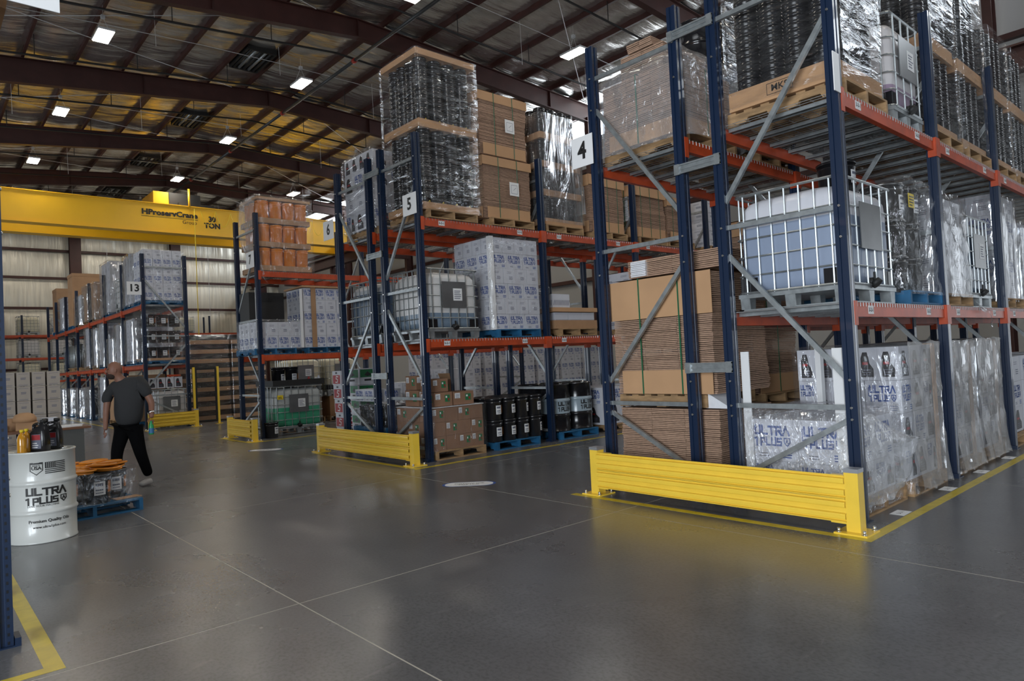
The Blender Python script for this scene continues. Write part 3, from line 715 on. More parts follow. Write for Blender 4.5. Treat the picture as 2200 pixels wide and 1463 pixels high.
# cartons -----------------------------------------------------------------
CP = {}
def carton_mesh(kind):
    if kind in CP: return CP[kind]
    mb = MB().box(-0.5, -0.5, -0.5, 0.5, 0.5, 0.5, 0)
    mats = ['cardred' if kind.startswith('brown') else 'tan' if kind == 'wine' else 'white', 'ink', 'greyink', 'jug', 'redp', 'paper', 'greenp']
    for fr in (fr_nX(-0.505), fr_nY(-0.505)):
        r = random.Random(5)
        if kind == 'logo':
            decal(mb, xf(LOGO, 0.72, 0.95, -0.02, 0.10), fr, 1); decal(mb, [rect(-0.42, 0.02, -0.40, 0.3), rect(-0.42, 0.28, -0.33, 0.3)], fr, 1)
            decal(mb, bars2d(3, 0.18, 0.40, -0.42, -0.24, 0.5, r), fr, 1); decal(mb, bars2d(2, -0.3, -0.1, -0.40, -0.28, 0.4, r), fr, 2)
        elif kind == 'text':
            decal(mb, bars2d(2, -0.22, 0.2, 0.18, 0.34, 0.28, r), fr, 2); decal(mb, bars2d(3, -0.05, 0.28, -0.22, 0.02, 0.45, r), fr, 2)
        elif kind == 'jug':
            j = [(-0.30, -0.40), (0.30, -0.40), (0.30, -0.15), (0.12, 0.02), (0.08, 0.22), (0.02, 0.36), (-0.2, 0.36), (-0.30, 0.18)]
            decal(mb, [j], fr, 3); f2 = (lambda f: (lambda a, b: f(a, b)))(fr)
            ex = (-0.507, 0, 0) if fr(0, 0)[0] == -0.505 else None
            g = fr_nX(-0.509) if ex else fr_nY(-0.509)
            decal(mb, [rect(-0.22, -0.02, 0.05, 0.06)], g, 4); decal(mb, bars2d(3, -0.22, 0.2, -0.34, -0.12, 0.35, r), g, 2)
        elif kind == 'half':
            decal(mb, xf(LOGO, 0.42, 0.7, -0.24, 0.18), fr, 1)
            j = [(0.08, -0.42), (0.42, -0.42), (0.42, -0.2), (0.3, -0.05), (0.28, 0.2), (0.12, 0.25), (0.08, 0.1)]
            decal(mb, [j], fr, 3)
            g = fr_nX(-0.509) if fr(0, 0)[0] == -0.505 else fr_nY(-0.509)
            decal(mb, [rect(0.12, -0.05, 0.26, 0.04)], g, 4)
        elif kind == 'hatch':
            for i in range(12): decal(mb, [[(-0.46 + i * 0.078, -0.35), (-0.43 + i * 0.078, -0.35), (-0.37 + i * 0.078, 0.05), (-0.40 + i * 0.078, 0.05)]], fr, 2)
        elif kind == 'wine':
            decal(mb, [rect(-0.36, 0.36, 0.36, 0.38)] + bars2d(2, -0.2, 0.24, -0.02, 0.16, 0.5, r) + bars2d(2, -0.36, 0.36, -0.46, -0.34, 0.3, r), fr, 2)
        elif kind == 'brownlabel':
            decal(mb, [rect(-0.44, 0.0, -0.18, 0.4)], fr, 5); g = fr_nX(-0.509) if fr(0, 0)[0] == -0.505 else fr_nY(-0.509)
            decal(mb, bars2d(4, -0.4, -0.2, 0.03, 0.36, 0.4, r), g, 2); decal(mb, [rect(0.08, -0.2, 0.36, 0.3)], fr, 6); decal(mb, [rect(0.12, 0.08, 0.2, 0.22)], g, 5)
            decal(mb, [rect(0.24, -0.12, 0.32, 0.06)], g, 4)
        elif kind == 'oilcase':
            decal(mb, [rect(-0.44, -0.42, 0.44, 0.2)], fr, 4); g = fr_nX(-0.509) if fr(0, 0)[0] == -0.505 else fr_nY(-0.509)
            decal(mb, strokes([[(0.2, 0.08), (0.0, 0.12), (-0.05, -0.05), (0.15, -0.12), (0.1, -0.32), (-0.1, -0.3)]], 0.07), g, 5)
            decal(mb, [rect(-0.12, 0.3, 0.12, 0.42)], g, 3)
        elif kind == 'greencase':
            decal(mb, [rect(-0.44, -0.05, 0.44, 0.44)], fr, 6); g = fr_nX(-0.509) if fr(0, 0)[0] == -0.505 else fr_nY(-0.509)
            decal(mb, [rect(-0.2, -0.28, 0.2, -0.16), [(-0.2, 0.1), (0, 0.32), (0.22, 0.1), (0, 0.0)]], g, 3)
    CP[kind] = mb.mesh('carton', mats)
    return CP[kind]
ORD = ['lowest', 'second', 'third', 'fourth', 'fifth', 'sixth', 'seventh', 'eighth', 'ninth', 'tenth']
def carton(kind, x0, x1, y0, y1, z0, z1, label, group, name='carton', rz=0):
    g = 0.003
    o = put(name, carton_mesh(kind), None, ((x0 + x1) / 2, (y0 + y1) / 2, (z0 + z1) / 2), rz, (x1 - x0 - 2 * g, y1 - y0 - 2 * g, z1 - z0 - g))
    return tag(o, label, 'carton', group)
def cartons(x0, x1, y0, y1, z0, rows, where, group, mass=False):
    """rows: (height, nx, ny, kind); only the boxes along the two seen sides and the top row; mass: too small or far to pick apart"""
    z = z0; mb = MB(); mats = None
    for k, (h, nx, ny, kind) in enumerate(rows):
        dx = (x1 - x0) / nx; dy = (y1 - y0) / ny
        for i in range(nx):
            for j in range(ny):
                if i and j and (k < len(rows) - 1 or z + h > 1.75): continue
                jx = rnd.uniform(-0.004, 0.004); jy = rnd.uniform(-0.004, 0.004)
                kk = kind if isinstance(kind, str) else kind[(i + j) % len(kind)]
                bx = (x0 + i * dx + jx, x0 + (i + 1) * dx + jx, y0 + j * dy + jy, y0 + (j + 1) * dy + jy, z, z + h)
                if mass:
                    me = carton_mesh(kk); b = len(mb.v); mats = me.materials
                    c = [(bx[0] + bx[1]) / 2, (bx[2] + bx[3]) / 2, (bx[4] + bx[5]) / 2]; sz = [bx[1] - bx[0] - .006, bx[3] - bx[2] - .006, bx[5] - bx[4] - .003]
                    mb.v += [tuple(c[q] + v.co[q] * sz[q] for q in range(3)) for v in me.vertices]
                    for p in me.polygons: mb.face([b + q for q in p.vertices], p.material_index)
                    continue
                row = 'top row' if k == len(rows) - 1 else ORD[k] + ' row'
                if i == 0: lab = '%s, %s carton on the end of %s' % (row, ['front', 'second', 'third', 'fourth', 'fifth', 'sixth'][j], where)
                elif j == 0: lab = '%s, %s carton along the side of %s' % (row, ORD[i], where)
                else: lab = '%s, inner %s carton, depth %s, of %s' % (row, ORD[i], ORD[j], where)
                carton(kk, *bx, lab, group)
        z += h
    if mass:
        me = mb.mesh('carton_stack', list(mats)); tag(put('carton_stack', me, kind='stuff'), 'many stacked cartons, ' + where, 'cartons')
    return z

# stretch film --------------------------------------------------------------
def film(x0, x1, y0, y1, z0, z1, label, mat='film', amp=0.015, flare=0.0, top=True, top_bulge=0.0, seed=0, nseg=14, slump=0.0):
    r = random.Random(seed + int(x0 * 100) + int(y0 * 10) + int(z0 * 7)); mb = MB()
    per = []
    nx = ny = nseg; cr = 0.04
    for i in range(nx): per.append((x0 + (x1 - x0) * i / nx, y0, 0, -1))
    for i in range(ny): per.append((x1, y0 + (y1 - y0) * i / ny, 1, 0))
    for i in range(nx): per.append((x1 - (x1 - x0) * i / nx, y1, 0, 1))
    for i in range(ny): per.append((x0, y1 - (y1 - y0) * i / ny, -1, 0))
    nz = 12; n = len(per); cx, cy = (x0 + x1) / 2, (y0 + y1) / 2
    def nz_(t, k): return math.sin(t * 1.7 + k * 2.1) + 0.6 * math.sin(t * 4.3 + k * 1.3) + 0.4 * math.sin(t * 9.1 - k * 3.7)
    s0 = r.uniform(0, 9)
    for k in range(nz + 1):
        t = k / nz; z = z0 + (z1 - z0) * t
        for i, (x, y, ax, ay) in enumerate(per):
            d = amp * (0.6 + 0.5 * nz_(s0 + i * 0.55, k * 0.9)) + flare * (1 - t) ** 3 + r.uniform(0, amp * 0.5)
            if i % nseg == 0: d *= 0.3
            mb.v.append((x + ax * d, y + ay * d, z))
    for k in range(nz):
        for i in range(n):
            a = k * n + i; b = k * n + (i + 1) % n
            mb.face([a, b, b + n, a + n], 0, True)
    if top:
        k0 = nz * n; m = 4; rings = [k0]
        for q in range(1, m):
            s = 1 - q / m; rings.append(len(mb.v))
            for i, (x, y, ax, ay) in enumerate(per):
                mb.v.append((cx + (x - cx) * s, cy + (y - cy) * s, z1 + top_bulge * (1 - s) ** 0.6 + 0.01 * math.sin(i * 0.9 + q)))
        for q in range(m - 1):
            for i in range(n): mb.face([rings[q] + i, rings[q] + (i + 1) % n, rings[q + 1] + (i + 1) % n, rings[q + 1] + i], 0, True)
        c = len(mb.v); mb.v.append((cx, cy, z1 + top_bulge)); 
        for i in range(n): mb.face([rings[-1] + i, rings[-1] + (i + 1) % n, c], 0, True)
    return tag(put('stretch_wrap', mb.mesh('stretch_wrap', mat)), label, 'plastic wrap', 'stretch wraps')
def sag_film(pts_grid, label, mat='slack'):
    # draped sheet from a grid of control points
    mb = MB(); R = len(pts_grid); Cn = len(pts_grid[0]); m = 5
    def P(u, v):
        i = min(int(u), R - 2); j = min(int(v), Cn - 2); fu, fv = u - i, v - j
        fu = fu * fu * (3 - 2 * fu); fv = fv * fv * (3 - 2 * fv)
        a = [Vector(pts_grid[i][j]), Vector(pts_grid[i + 1][j]), Vector(pts_grid[i][j + 1]), Vector(pts_grid[i + 1][j + 1])]
        return (a[0] * (1 - fu) + a[1] * fu) * (1 - fv) + (a[2] * (1 - fu) + a[3] * fu) * fv
    nu, nv = (R - 1) * m, (Cn - 1) * m
    for i in range(nu + 1):
        for j in range(nv + 1):
            p = P(i / m, j / m); w = 0.012 * math.sin(i * 1.3 + j * 0.7) + 0.008 * math.sin(j * 2.3 - i)
            mb.v.append((p.x + w, p.y + w, p.z + w))
    for i in range(nu):
        for j in range(nv):
            a = i * (nv + 1) + j; mb.face([a, a + 1, a + nv + 2, a + nv + 1], 0, True)
    return tag(put('loose_film', mb.mesh('loose_film', mat)), label, 'plastic wrap')

# caged tanks -----------------------------------------------------------------
def rring(hx, hy, rr, n=5):
    pts = []
    for cx, cy, a0 in ((hx - rr, hy - rr, 0), (-hx + rr, hy - rr, PI / 2), (-hx + rr, -hy + rr, PI), (hx - rr, -hy + rr, 1.5 * PI)):
        for i in range(n + 1):
            a = a0 + PI / 2 * i / n; pts.append((cx + rr * math.cos(a), cy + rr * math.sin(a)))
    return pts
IB = {}
def ibc_parts(lx, ly):
    if (lx, ly) in IB: return IB[lx, ly]
    hx, hy = lx / 2, ly / 2
    tk = MB(); lv = [(0.17, 0.10, 0.10), (0.20, 0.03, 0.1), (0.28, 0.03, 0.1), (0.5, 0.024, 0.1), (0.85, 0.026, 0.1), (0.98, 0.035, 0.1), (1.05, 0.07, 0.12), (1.085, 0.14, 0.14)]
    k = None
    for z, ins, rr in lv:
        pr = rring(hx - ins, hy - ins, rr); b = len(tk.v); tk.v += [(x, y, z) for x, y in pr]
        if k is not None:
            n = len(pr)
            for i in range(n): tk.face([k + i, k + (i + 1) % n, b + (i + 1) % n, b + i], 0, True)
        k = b
    tk.face([k + i for i in range(len(pr))], 0)
    tank = tk  # mesh per colour
    def ring(z, r, ins=0.0):
        mb = MB(); pr = rring(hx - ins, hy - ins, 0.07, 3); n = len(pr)
        for i in range(n): mb.tube((*pr[i], z), (*pr[(i + 1) % n], z), r, 5, caps=False)
        return mb.mesh('cage_hoop', 'galv')
    rings = [ring(z, r) for z, r in ((0.17, 0.013), (0.34, 0.008), (0.52, 0.008), (0.70, 0.008), (0.88, 0.008), (1.13, 0.014))]
    vb = MB().tube((0, 0, 0.16), (0, 0, 1.13), 0.009, 5, caps=False).mesh('cage_bar', 'galv')
    ft = MB().extrude([(-0.045, 0), (0.045, 0), (0.06, 0.12), (-0.06, 0.12)], lambda a, b: (a, -0.05, b), lambda a, b: (a, 0.05, b)).mesh('cage_foot', 'galv')
    pl = MB().box(-hx, -hy, 0.12, hx, hy, 0.16).box(-hx, -hy, 0.0, hx, -hy + 0.05, 0.012).box(-hx, hy - 0.05, 0, hx, hy, 0.012).box(-hx, -hy, 0, -hx + 0.05, hy, 0.012).box(hx - 0.05, -hy, 0, hx, hy, 0.012).mesh('base_frame', 'galv')
    cap = MB().lathe([(0.11, 1.08), (0.11, 1.115), (0.09, 1.13)], 16).mesh('screw_cap', 'black')
    vlv = MB().tube((0, -hy + 0.05, 0.20), (0, -hy - 0.02, 0.20), 0.04, 10).tube((0, -hy - 0.02, 0.20), (0, -hy - 0.05, 0.17), 0.05, 10).box(-0.012, -hy - 0.03, 0.2, 0.012, -hy - 0.015, 0.29).mesh('outlet_valve', 'blackm')
    plm = MB().box(-0.24, -hy - 0.02, 0.50, 0.24, -hy - 0.012, 0.93).mesh('name_plate', 'plate')
    cgm = [MB().box(sx * (hx - 0.02), sy * (hy - 0.02), 0.16, sx * (hx - 0.20), sy * (hy - 0.20), 0.32).mesh('corner_protector', 'black') for sx in (-1, 1) for sy in (-1, 1)]
    IB[lx, ly] = (tank, rings, vb, ft, pl, cap, vlv, plm, cgm)
    return IB[lx, ly]
_tm = {}
def ibc(cx, cy, z, label, col='greywhite', lx=1.0, ly=1.2, rz=0, plate=True, black=True, sticker=True, nbars=(6, 6)):
    tank, rings, vb, ft, pl, cap, vlv, plm, cgm = ibc_parts(lx, ly)
    t = thing('caged_tank', label, 'liquid tank', (cx, cy, z), rz, 'caged liquid tanks')
    k = (lx, ly, col)
    if k not in _tm: _tm[k] = tank.mesh('tank', 'tank_' + col)
    put('tank', _tm[k], t)
    for m in rings: put('cage_hoop', m, t)
    hx, hy = lx / 2, ly / 2
    for i in range(nbars[0]):
        x = -hx + 0.1 + (lx - 0.2) * i / (nbars[0] - 1)
        for y in (-hy, hy): put('cage_bar', vb, t, (x, y, 0))
    for i in range(nbars[1]):
        y = -hy + 0.1 + (ly - 0.2) * i / (nbars[1] - 1)
        for x in (-hx, hx): put('cage_bar', vb, t, (x, y, 0))
    put('base_frame', pl, t)
    for x in (-hx + 0.07, 0, hx - 0.07):
        for y in (-hy + 0.06, 0, hy - 0.06): put('cage_foot', ft, t, (x, y, 0))
    put('screw_cap', cap, t); put('outlet_valve', vlv, t)
    if black:
        for cg_ in cgm: put('corner_protector', cg_, t)
    if plate:
        p = put('name_plate', plm, t)
        if not sticker: return t
        mb = MB().box(-0.02, -hy - 0.024, 0.62, 0.16, -hy - 0.021, 0.82)
        decal(mb, bars2d(5, 0.0, 0.14, 0.65, 0.8, 0.4), fr_nY(-hy - 0.0255), 1)
        put('sticker', mb.mesh('sticker', ['paper', 'greyink']), p)
    return t

# drums and pails ---------------------------------------------------------------
def drum_prof(r=0.285, h=0.88):
    p = [(r - 0.01, 0), (r + 0.006, 0.004), (r + 0.006, 0.016), (r, 0.02)]
    for zc in (h * 0.335, h * 0.655):
        p += [(r, zc - 0.03), (r + 0.004, zc - 0.018), (r + 0.013, zc - 0.008), (r + 0.013, zc + 0.008), (r + 0.004, zc + 0.018), (r, zc + 0.03)]
    p += [(r, h - 0.02), (r + 0.007, h - 0.016), (r + 0.007, h - 0.002), (r - 0.002, h), (r - 0.008, h - 0.015), (0.02, h - 0.015)]
    return p
def drum_mesh(mat): return MB().lathe(drum_prof(), 36).mesh('barrel', mat)
DR = {}
bungm = MB().lathe([(0.03, 0.865), (0.03, 0.878), (0.022, 0.884)], 10, 0.19, 0).mesh('bung', 'bolt')
def drum(cx, cy, z, mat, label, group='steel drums'):
    if mat not in DR: DR[mat] = drum_mesh(mat)
    t = thing('drum', label, 'drum', (cx, cy, z), rnd.uniform(0, 6), group)
    put('barrel', DR[mat], t); put('bung', bungm, t)
    if mat == 'banddrum':
        mb = MB(); R = 0.287
        for q in xf(LOGO, 0.34, 0.36, 0, 0.47):
            mb.poly([(R * math.sin(a / R), -R * math.cos(a / R), b) for a, b in q])
        t.rotation_euler = (0, 0, 0.05)
        put('lettering', mb.mesh('lettering', 'black_ink'), t)
    return t
PR = {}
def pail(cx, cy, z, label, group, r=0.148, h=0.37, mat='black', paper=True, band=True):
    k = (r, h, mat)
    if k not in PR:
        a = MB().lathe([(r * 0.9, 0), (r * 0.92, 0.004), (r * 0.985, h - 0.08), (r + 0.006, h - 0.075), (r + 0.006, h - 0.062), (r * 0.99, h - 0.06), (r, h - 0.03)], 24).mesh('pail_body', mat)
        b = MB().lathe([(r + 0.004, h - 0.03), (r + 0.01, h - 0.026), (r + 0.01, h - 0.004), (r, h), (r - 0.015, h - 0.006)], 24).mesh('pail_lid', mat)
        c = MB(); R = r * 0.975
        for i in range(6):
            t0 = -1.2 + i * 0.13; t1 = t0 + 0.13
            c.poly([((R + 0.003) * math.cos(t), (R + 0.003) * math.sin(t), q) for t, q in ((t0 - 0.5, 0.10), (t1 - 0.5, 0.10), (t1 - 0.5, 0.25), (t0 - 0.5, 0.25))], 0)
        for q0, q1 in ((0.12, 0.13), (0.15, 0.165), (0.2, 0.23)):
            for i in range(4):
                t0 = -1.6 + i * 0.13; t1 = t0 + 0.12
                c.poly([((R + 0.005) * math.cos(t), (R + 0.005) * math.sin(t), q) for t, q in ((t0, q0), (t1, q0), (t1, q1), (t0, q1))], 1)
        for i in range(3):
            t0 = -0.7 + i * 0.12
            c.poly([((R + 0.003) * math.cos(t), (R + 0.003) * math.sin(t), q) for t, q in ((t0, 0.12), (t0 + 0.06, 0.12), (t0 + 0.1, 0.27), (t0 + 0.02, 0.22))], 2)
        PR[k] = (a, b, c.mesh('pail_label', ['paper', 'greyink', 'orangep']))
    a, b, c = PR[k]
    t = thing('pail', label, 'pail', (cx, cy, z), rnd.uniform(-0.3, 0.3), group)
    put('pail_body', a, t); put('pail_lid', b, t)
    if paper: put('pail_label', c, t)
    return t

# nested empty pails, packed upside down in columns -----------------------------------
NP = {}
def nested(x0, x1, y0, y1, z0, z1, nx, ny, dz, where, individual=True, yellow=True):
    dx = (x1 - x0) / nx; dy = (y1 - y0) / ny; r = min(dx, dy) / 2 - 0.004
    n = int((z1 - z0 - 0.22) / dz)
    key = (round(r, 3), dz)
    if key not in NP:
        NP[key] = (MB().lathe([(r * 0.93, 0), (r, 0.003), (r, 0.014), (r * 0.95, 0.018), (r * 0.95, dz * 0.55), (r * 0.985, dz * 0.6), (r * 0.985, dz * 0.8), (r * 0.92, dz * 0.98)], 18, cap=False).mesh('nested_pail', 'black'),
                   MB().lathe([(r * 0.93, 0), (r, 0.003), (r, 0.02), (r * 0.95, 0.024), (r * 0.92, 0.20), (r * 0.86, 0.235)], 18).mesh('nested_pail_bottom', 'black'))
    ring, bot = NP[key]
    lines = MB()
    for i in range(nx):
        for j in range(ny):
            if i and j: continue
            cx, cy = x0 + dx * (i + 0.5), y0 + dy * (j + 0.5)
            for k in range(n + 1):
                z = z0 + 0.22 + k * dz
                if individual:
                    o = put('nested_pail', ring, None, (cx, cy, z))
                    tag(o, 'black nested empty pail in the wrapped stack ' + where, 'pail', 'nested pails ' + where)
                else:
                    b = len(lines.v)
                    me = ring
                    lines.v += [(v.co.x + cx, v.co.y + cy, v.co.z + z) for v in me.vertices]
                    for p in me.polygons: lines.face([b + q for q in p.vertices], 0, True)
            # lowest pail shows its printed wall
            if not individual:
                b = len(lines.v); pr = MB().lathe([(r * 0.9, 0), (r * 0.93, 0.004), (r * 0.96, 0.215), (r, 0.22)], 18)
                lines.v += [(v[0] + cx, v[1] + cy, v[2] + z0) for v in pr.v]
                for f in pr.f: lines.face([b + q for q in f], 0, True)
                continue
            o = put('nested_pail', MB().lathe([(r * 0.9, 0), (r * 0.93, 0.004), (r * 0.96, 0.215), (r, 0.22)], 18).mesh('nested_pail', 'black') if (key, 'b') not in NP else NP[key, 'b'], None, (cx, cy, z0))
            NP[key, 'b'] = o.data
            tag(o, 'printed black bottom pail of a column ' + where, 'pail', 'bottom pails ' + where)
            if yellow:
                m_ = MB()
                for fx in ((-PI, 1), (-PI / 2, 1)):
                    for q in (xf(strokes([[(0, 0), (0.5, 0.9), (1, 0)]], 0.16), 0.07, 0.05, -0.035, 0.10) + xf(strokes([[(0, 0.0), (0.9, 0.0), (0.9, 0.5), (0, 0.5), (0, 0)]], 0.16), 0.06, 0.05, -0.03, 0.04)):
                        m_.poly([((r * 0.962) * math.cos(fx[0] + a / r), (r * 0.962) * math.sin(fx[0] + a / r), b_) for a, b_ in q])
                put('printed_mark', m_.mesh('printed_mark', 'yellowp') if (key, 'y') not in NP else NP[key, 'y'], o)
                NP[key, 'y'] = o.children[0].data
    # inner columns hidden behind: one dark block of stacked pails
    if not individual:
        tag(put('nested_pail_stack', lines.mesh('nested_pail_stack', 'black'), kind='stuff'), 'many nested black pails ' + where, 'pails')
    lid = MB().lathe([(r * 0.9, 0), (r * 0.9, 0.02)], 18).mesh('nested_pail', 'black') if False else None

def tray(x0, x1, y0, y1, z0, z1, label, mat='card2', text=None):
    mb = MB().box(x0, y0, z0, x1, y0 + 0.006, z1).box(x0, y1 - 0.006, z0, x1, y1, z1).box(x0, y0 + 0.006, z0, x0 + 0.006, y1 - 0.006, z1).box(x1 - 0.006, y0 + 0.006, z0, x1, y1 - 0.006, z1).box(x0 + .006, y0 + .006, z0, x1 - .006, y1 - .006, z0 + 0.006)
    o = tag(put('cardboard_tray', mb.mesh('cardboard_tray', mat)), label, 'cardboard tray', 'cardboard trays')
    if text:
        m = MB(); decal(m, text2d(text, 0.09, 0.02), fr_nX(x0 - 0.002, (y0 + y1) / 2, (z0 + z1) / 2 + 0.01), 0)
        decal(m, [rect(-0.13, -0.055, 0.13, -0.05), rect(-0.13, 0.05, 0.13, 0.055), rect(-0.13, -0.05, -0.125, 0.05), rect(0.125, -0.05, 0.13, 0.05)], fr_nX(x0 - 0.002, (y0 + y1) / 2, (z0 + z1) / 2 + 0.01), 0)
        put('stamp', m.mesh('stamp', 'black_ink'), o)
    return o

# flattened cartons -----------------------------------------------------------------
def flats(x0, x1, y0, y1, z0, z1, label, seed=0, white=None, straps=2, wrap_top=0, wrap_bot=0, note=False, sag=0.0, dz=0.02, split=2, yc=True):
    r = random.Random(seed + 3); t = thing('flattened_carton_bundle', label, 'cardboard', (0, 0, 0), 0, 'flattened carton bundles')
    mb = MB(); z = z0; drift = [0, 0]
    while z < z1 - dz * 0.5:
        drift[0] += r.uniform(-0.006, 0.006); drift[1] += r.uniform(-0.006, 0.006); drift = [max(-0.02, min(0.02, d)) for d in drift]
        jx, jy = drift[0] + r.uniform(-0.003, 0.003), drift[1] + r.uniform(-0.003, 0.003)
        for s in range(split):
            ya = y0 + (y1 - y0) * s / split; yb = y0 + (y1 - y0) * (s + 1) / split - 0.004
            mb.box(x0 + jx + r.uniform(0, 0.006), ya + jy, z, x1 + jx, yb + jy, z + dz * r.uniform(0.62, 0.8), 0)
        z += dz
    put('flattened_sheets', mb.mesh('flattened_sheets', 'flat'), t, kind='stuff')
    if white:
        wm = MB()
        for face, a0, a1, b0, b1 in white:
            z = b0
            while z < b1:
                j = r.uniform(0.012, 0.03)
                if face == 'x': wm.box(x0 - j, a0, z, x0 + 0.05, a1, z + dz * 0.8)
                else: wm.box(a0, y0 - j, z, a1, y0 + 0.05, z + dz * 0.8)
                z += dz
        put('white_sheets', wm.mesh('white_sheets', 'sheet'), t, kind='stuff')
    e = 0.028
    if wrap_top:
        m = MB().box(x0 - e, y0 - e * .5, z1 - wrap_top, x0 - e + 0.006, y1 + e, z1 + 0.004)
        if yc: m.box(x0 - e, y0 - e, z1 - wrap_top * 0.9, x1 + e, y0 - e + 0.006, z1 + 0.004)
        n = 10
        for i in range(n):
            xa = x0 - e + (x1 - x0 + 2 * e) * i / n; xb = x0 - e + (x1 - x0 + 2 * e) * (i + 1) / n
            za = z1 + 0.004 - sag * math.sin(PI * i / n) * 0 ; 
            m.poly([(xa, y0 - e, z1 + 0.006 + 0.012 * math.sin(i)), (xb, y0 - e, z1 + 0.006 + 0.012 * math.sin(i + 1)), (xb, y1 + e, z1 + 0.02 + 0.012 * math.sin(i + 1)), (xa, y1 + e, z1 + 0.02 + 0.012 * math.sin(i))])
        put('top_cover_sheet', m.mesh('top_cover_sheet', 'card2'), t)
    if wrap_bot:
        m = MB().box(x0 - e, y0 - e + 0.05, z0, x0 - e + 0.006, y1 - 0.10, z0 + wrap_bot)
        if yc: m.box(x0 + 0.05, y0 - e, z0, x1 - 0.05, y0 - e + 0.006, z0 + wrap_bot)
        put('bottom_cover_sheet', m.mesh('bottom_cover_sheet', 'card2'), t)
    g = e + 0.004
    for i in range(straps):
        y = y0 + (y1 - y0) * (i + 0.75) / (straps + 0.5)
        m = MB().bar((x0 - g, y, z0), (x0 - g, y, z1 + 0.012), 0.016, 0.003, ref=(0, 1, 0)).bar((x0 - g, y, z1 + 0.014), (x1 + g, y, z1 + 0.03), 0.016, 0.003, ref=(0, 1, 0))
        put('strap', m.mesh('strap', 'strap'), t)
        x = x0 + (x1 - x0) * (i + 0.75) / (straps + 0.5)
        if not yc: continue
        m = MB().bar((x, y0 - g, z0), (x, y0 - g, z1 + 0.012), 0.014, 0.003, ref=(1, 0, 0))
        put('strap', m.mesh('strap', 'strap'), t)
    if note:
        cx = x0 + (x1 - x0) * 0.62; cz = z0 + (z1 - z0) * 0.52
        m = MB().box(cx - 0.11, y0 - g - 0.008, cz - 0.12, cx + 0.11, y0 - g - 0.004, cz + 0.12)
        decal(m, strokes([[(cx - 0.07, cz - 0.08), (cx + 0.07, cz - 0.08), (cx + 0.07, cz + 0.07), (cx - 0.07, cz + 0.07), (cx - 0.07, cz - 0.08)], [(cx - 0.02, cz - 0.02), (cx + 0.04, cz + 0.03)]], 0.006), lambda a, b: (a, y0 - g - 0.0085, b), 1)
        put('note_sheet', m.mesh('note_sheet', ['paper', 'greyink']), t)
    return t
def corner_posts(x0, x1, y0, y1, z0, z1, where):
    for i, (x, y, sx, sy) in enumerate(((x0, y0 + 0.06, 1, 1), (x0, y1, 1, -1), (x1, y0 + 0.66, -1, 1))):
        mb = MB().box(x, y, z0, x + sx * 0.012, y + sy * 0.085, z1).box(x + sx * 0.012, y, z0, x + sx * 0.075, y + sy * 0.012, z1)
        tag(put('edge_board', mb.mesh('edge_board', 'corner')), 'upright white edge board, %s one, on %s' % (['right hand', 'left hand', 'middle'][i], where), 'edge board', 'white edge boards')
# ================================================================ ROW 3 loads
A = 'on the near right rack'
# floor level
pallet(6.72, 3.05, 0, 'wood', 'wooden pallet on the floor behind the long yellow guard rail')
cartons(6.24, 7.2, 2.56, 3.54, 0.14, [(0.30, 2, 2, 'half'), (0.40, 2, 2, 'logo')], 'the low load behind the guard rail', 'low wrapped cartons')
corner_posts(6.21, 7.2, 2.53, 3.57, 0.14, 1.50, 'the low wrapped load behind the guard rail')
film(6.19, 7.24, 2.50, 3.60, 0.02, 0.92, 'clear crinkled film around the low load behind the guard rail', 'crinkle', amp=0.012, top_bulge=0.05)
sag_film([[(6.22, 2.50, 0.85), (6.6, 2.5, 0.88), (7.0, 2.52, 0.70), (7.2, 2.55, 0.6)], [(6.2, 2.44, 0.62), (6.6, 2.36, 0.66), (7.1, 2.30, 0.62), (7.25, 2.5, 0.55)], [(6.2, 2.42, 0.34), (6.6, 2.40, 0.42), (7.05, 2.34, 0.44), (7.2, 2.5, 0.40)], [(6.2, 2.46, 0.06), (6.6, 2.40, 0.12), (7.1, 2.42, 0.20), (7.22, 2.5, 0.2)]], 'slack clear film bulging into the aisle beside the near rack column')
for k, (xa, xb, nm, zt) in enumerate(((7.38, 8.32, 'first tall floor load, right rack', 1.49), (8.68, 9.6, 'second tall floor load, right rack', 1.48), (9.68, 10.72, 'third tall floor load, right rack', 1.49))):
    pallet((xa + xb) / 2, 3.03, 0, 'wood', 'wooden pallet under the ' + nm)
    cartons(xa, xb, 2.52, 3.56, 0.14, [(0.34, 3, 4, ('half', 'jug')), (0.33, 3, 3, ('jug', 'logo')), (0.33, 3, 3, ('logo', 'jug', 'half')), (0.34, 3, 5, 'jug')], 'the ' + nm, 'cartons of the ' + nm)
    tag(put('edge_board', MB().box(xb - 0.09, 2.49, 0.14, xb + 0.012, 2.502, zt).box(xb, 2.502, 0.14, xb + 0.012, 2.6, zt).mesh('edge_board', 'card2')), 'brown cardboard edge board on the ' + nm, 'edge board')
    film(xa - 0.03, xb + 0.03, 2.46, 3.6, 0.03, zt + 0.02, 'crinkled stretch film around the ' + nm, 'film' if k == 0 else 'filmheavy', 0.016, 0.05, seed=k)
    sag_film([[(xa + 0.02 + (xb - xa - 0.02) * u / 3, 2.445 - (0.06 if v == 3 else 0) - 0.01 * ((u + v) % 2), (zt + 0.02) * (1 - v / 3) + 0.05 * v / 3) for u in range(4)] for v in range(4)], 'shade-toned grey film added over the aisle side of the ' + nm, 'grey')  # added sheet, its grey stands in for shade on the aisle side
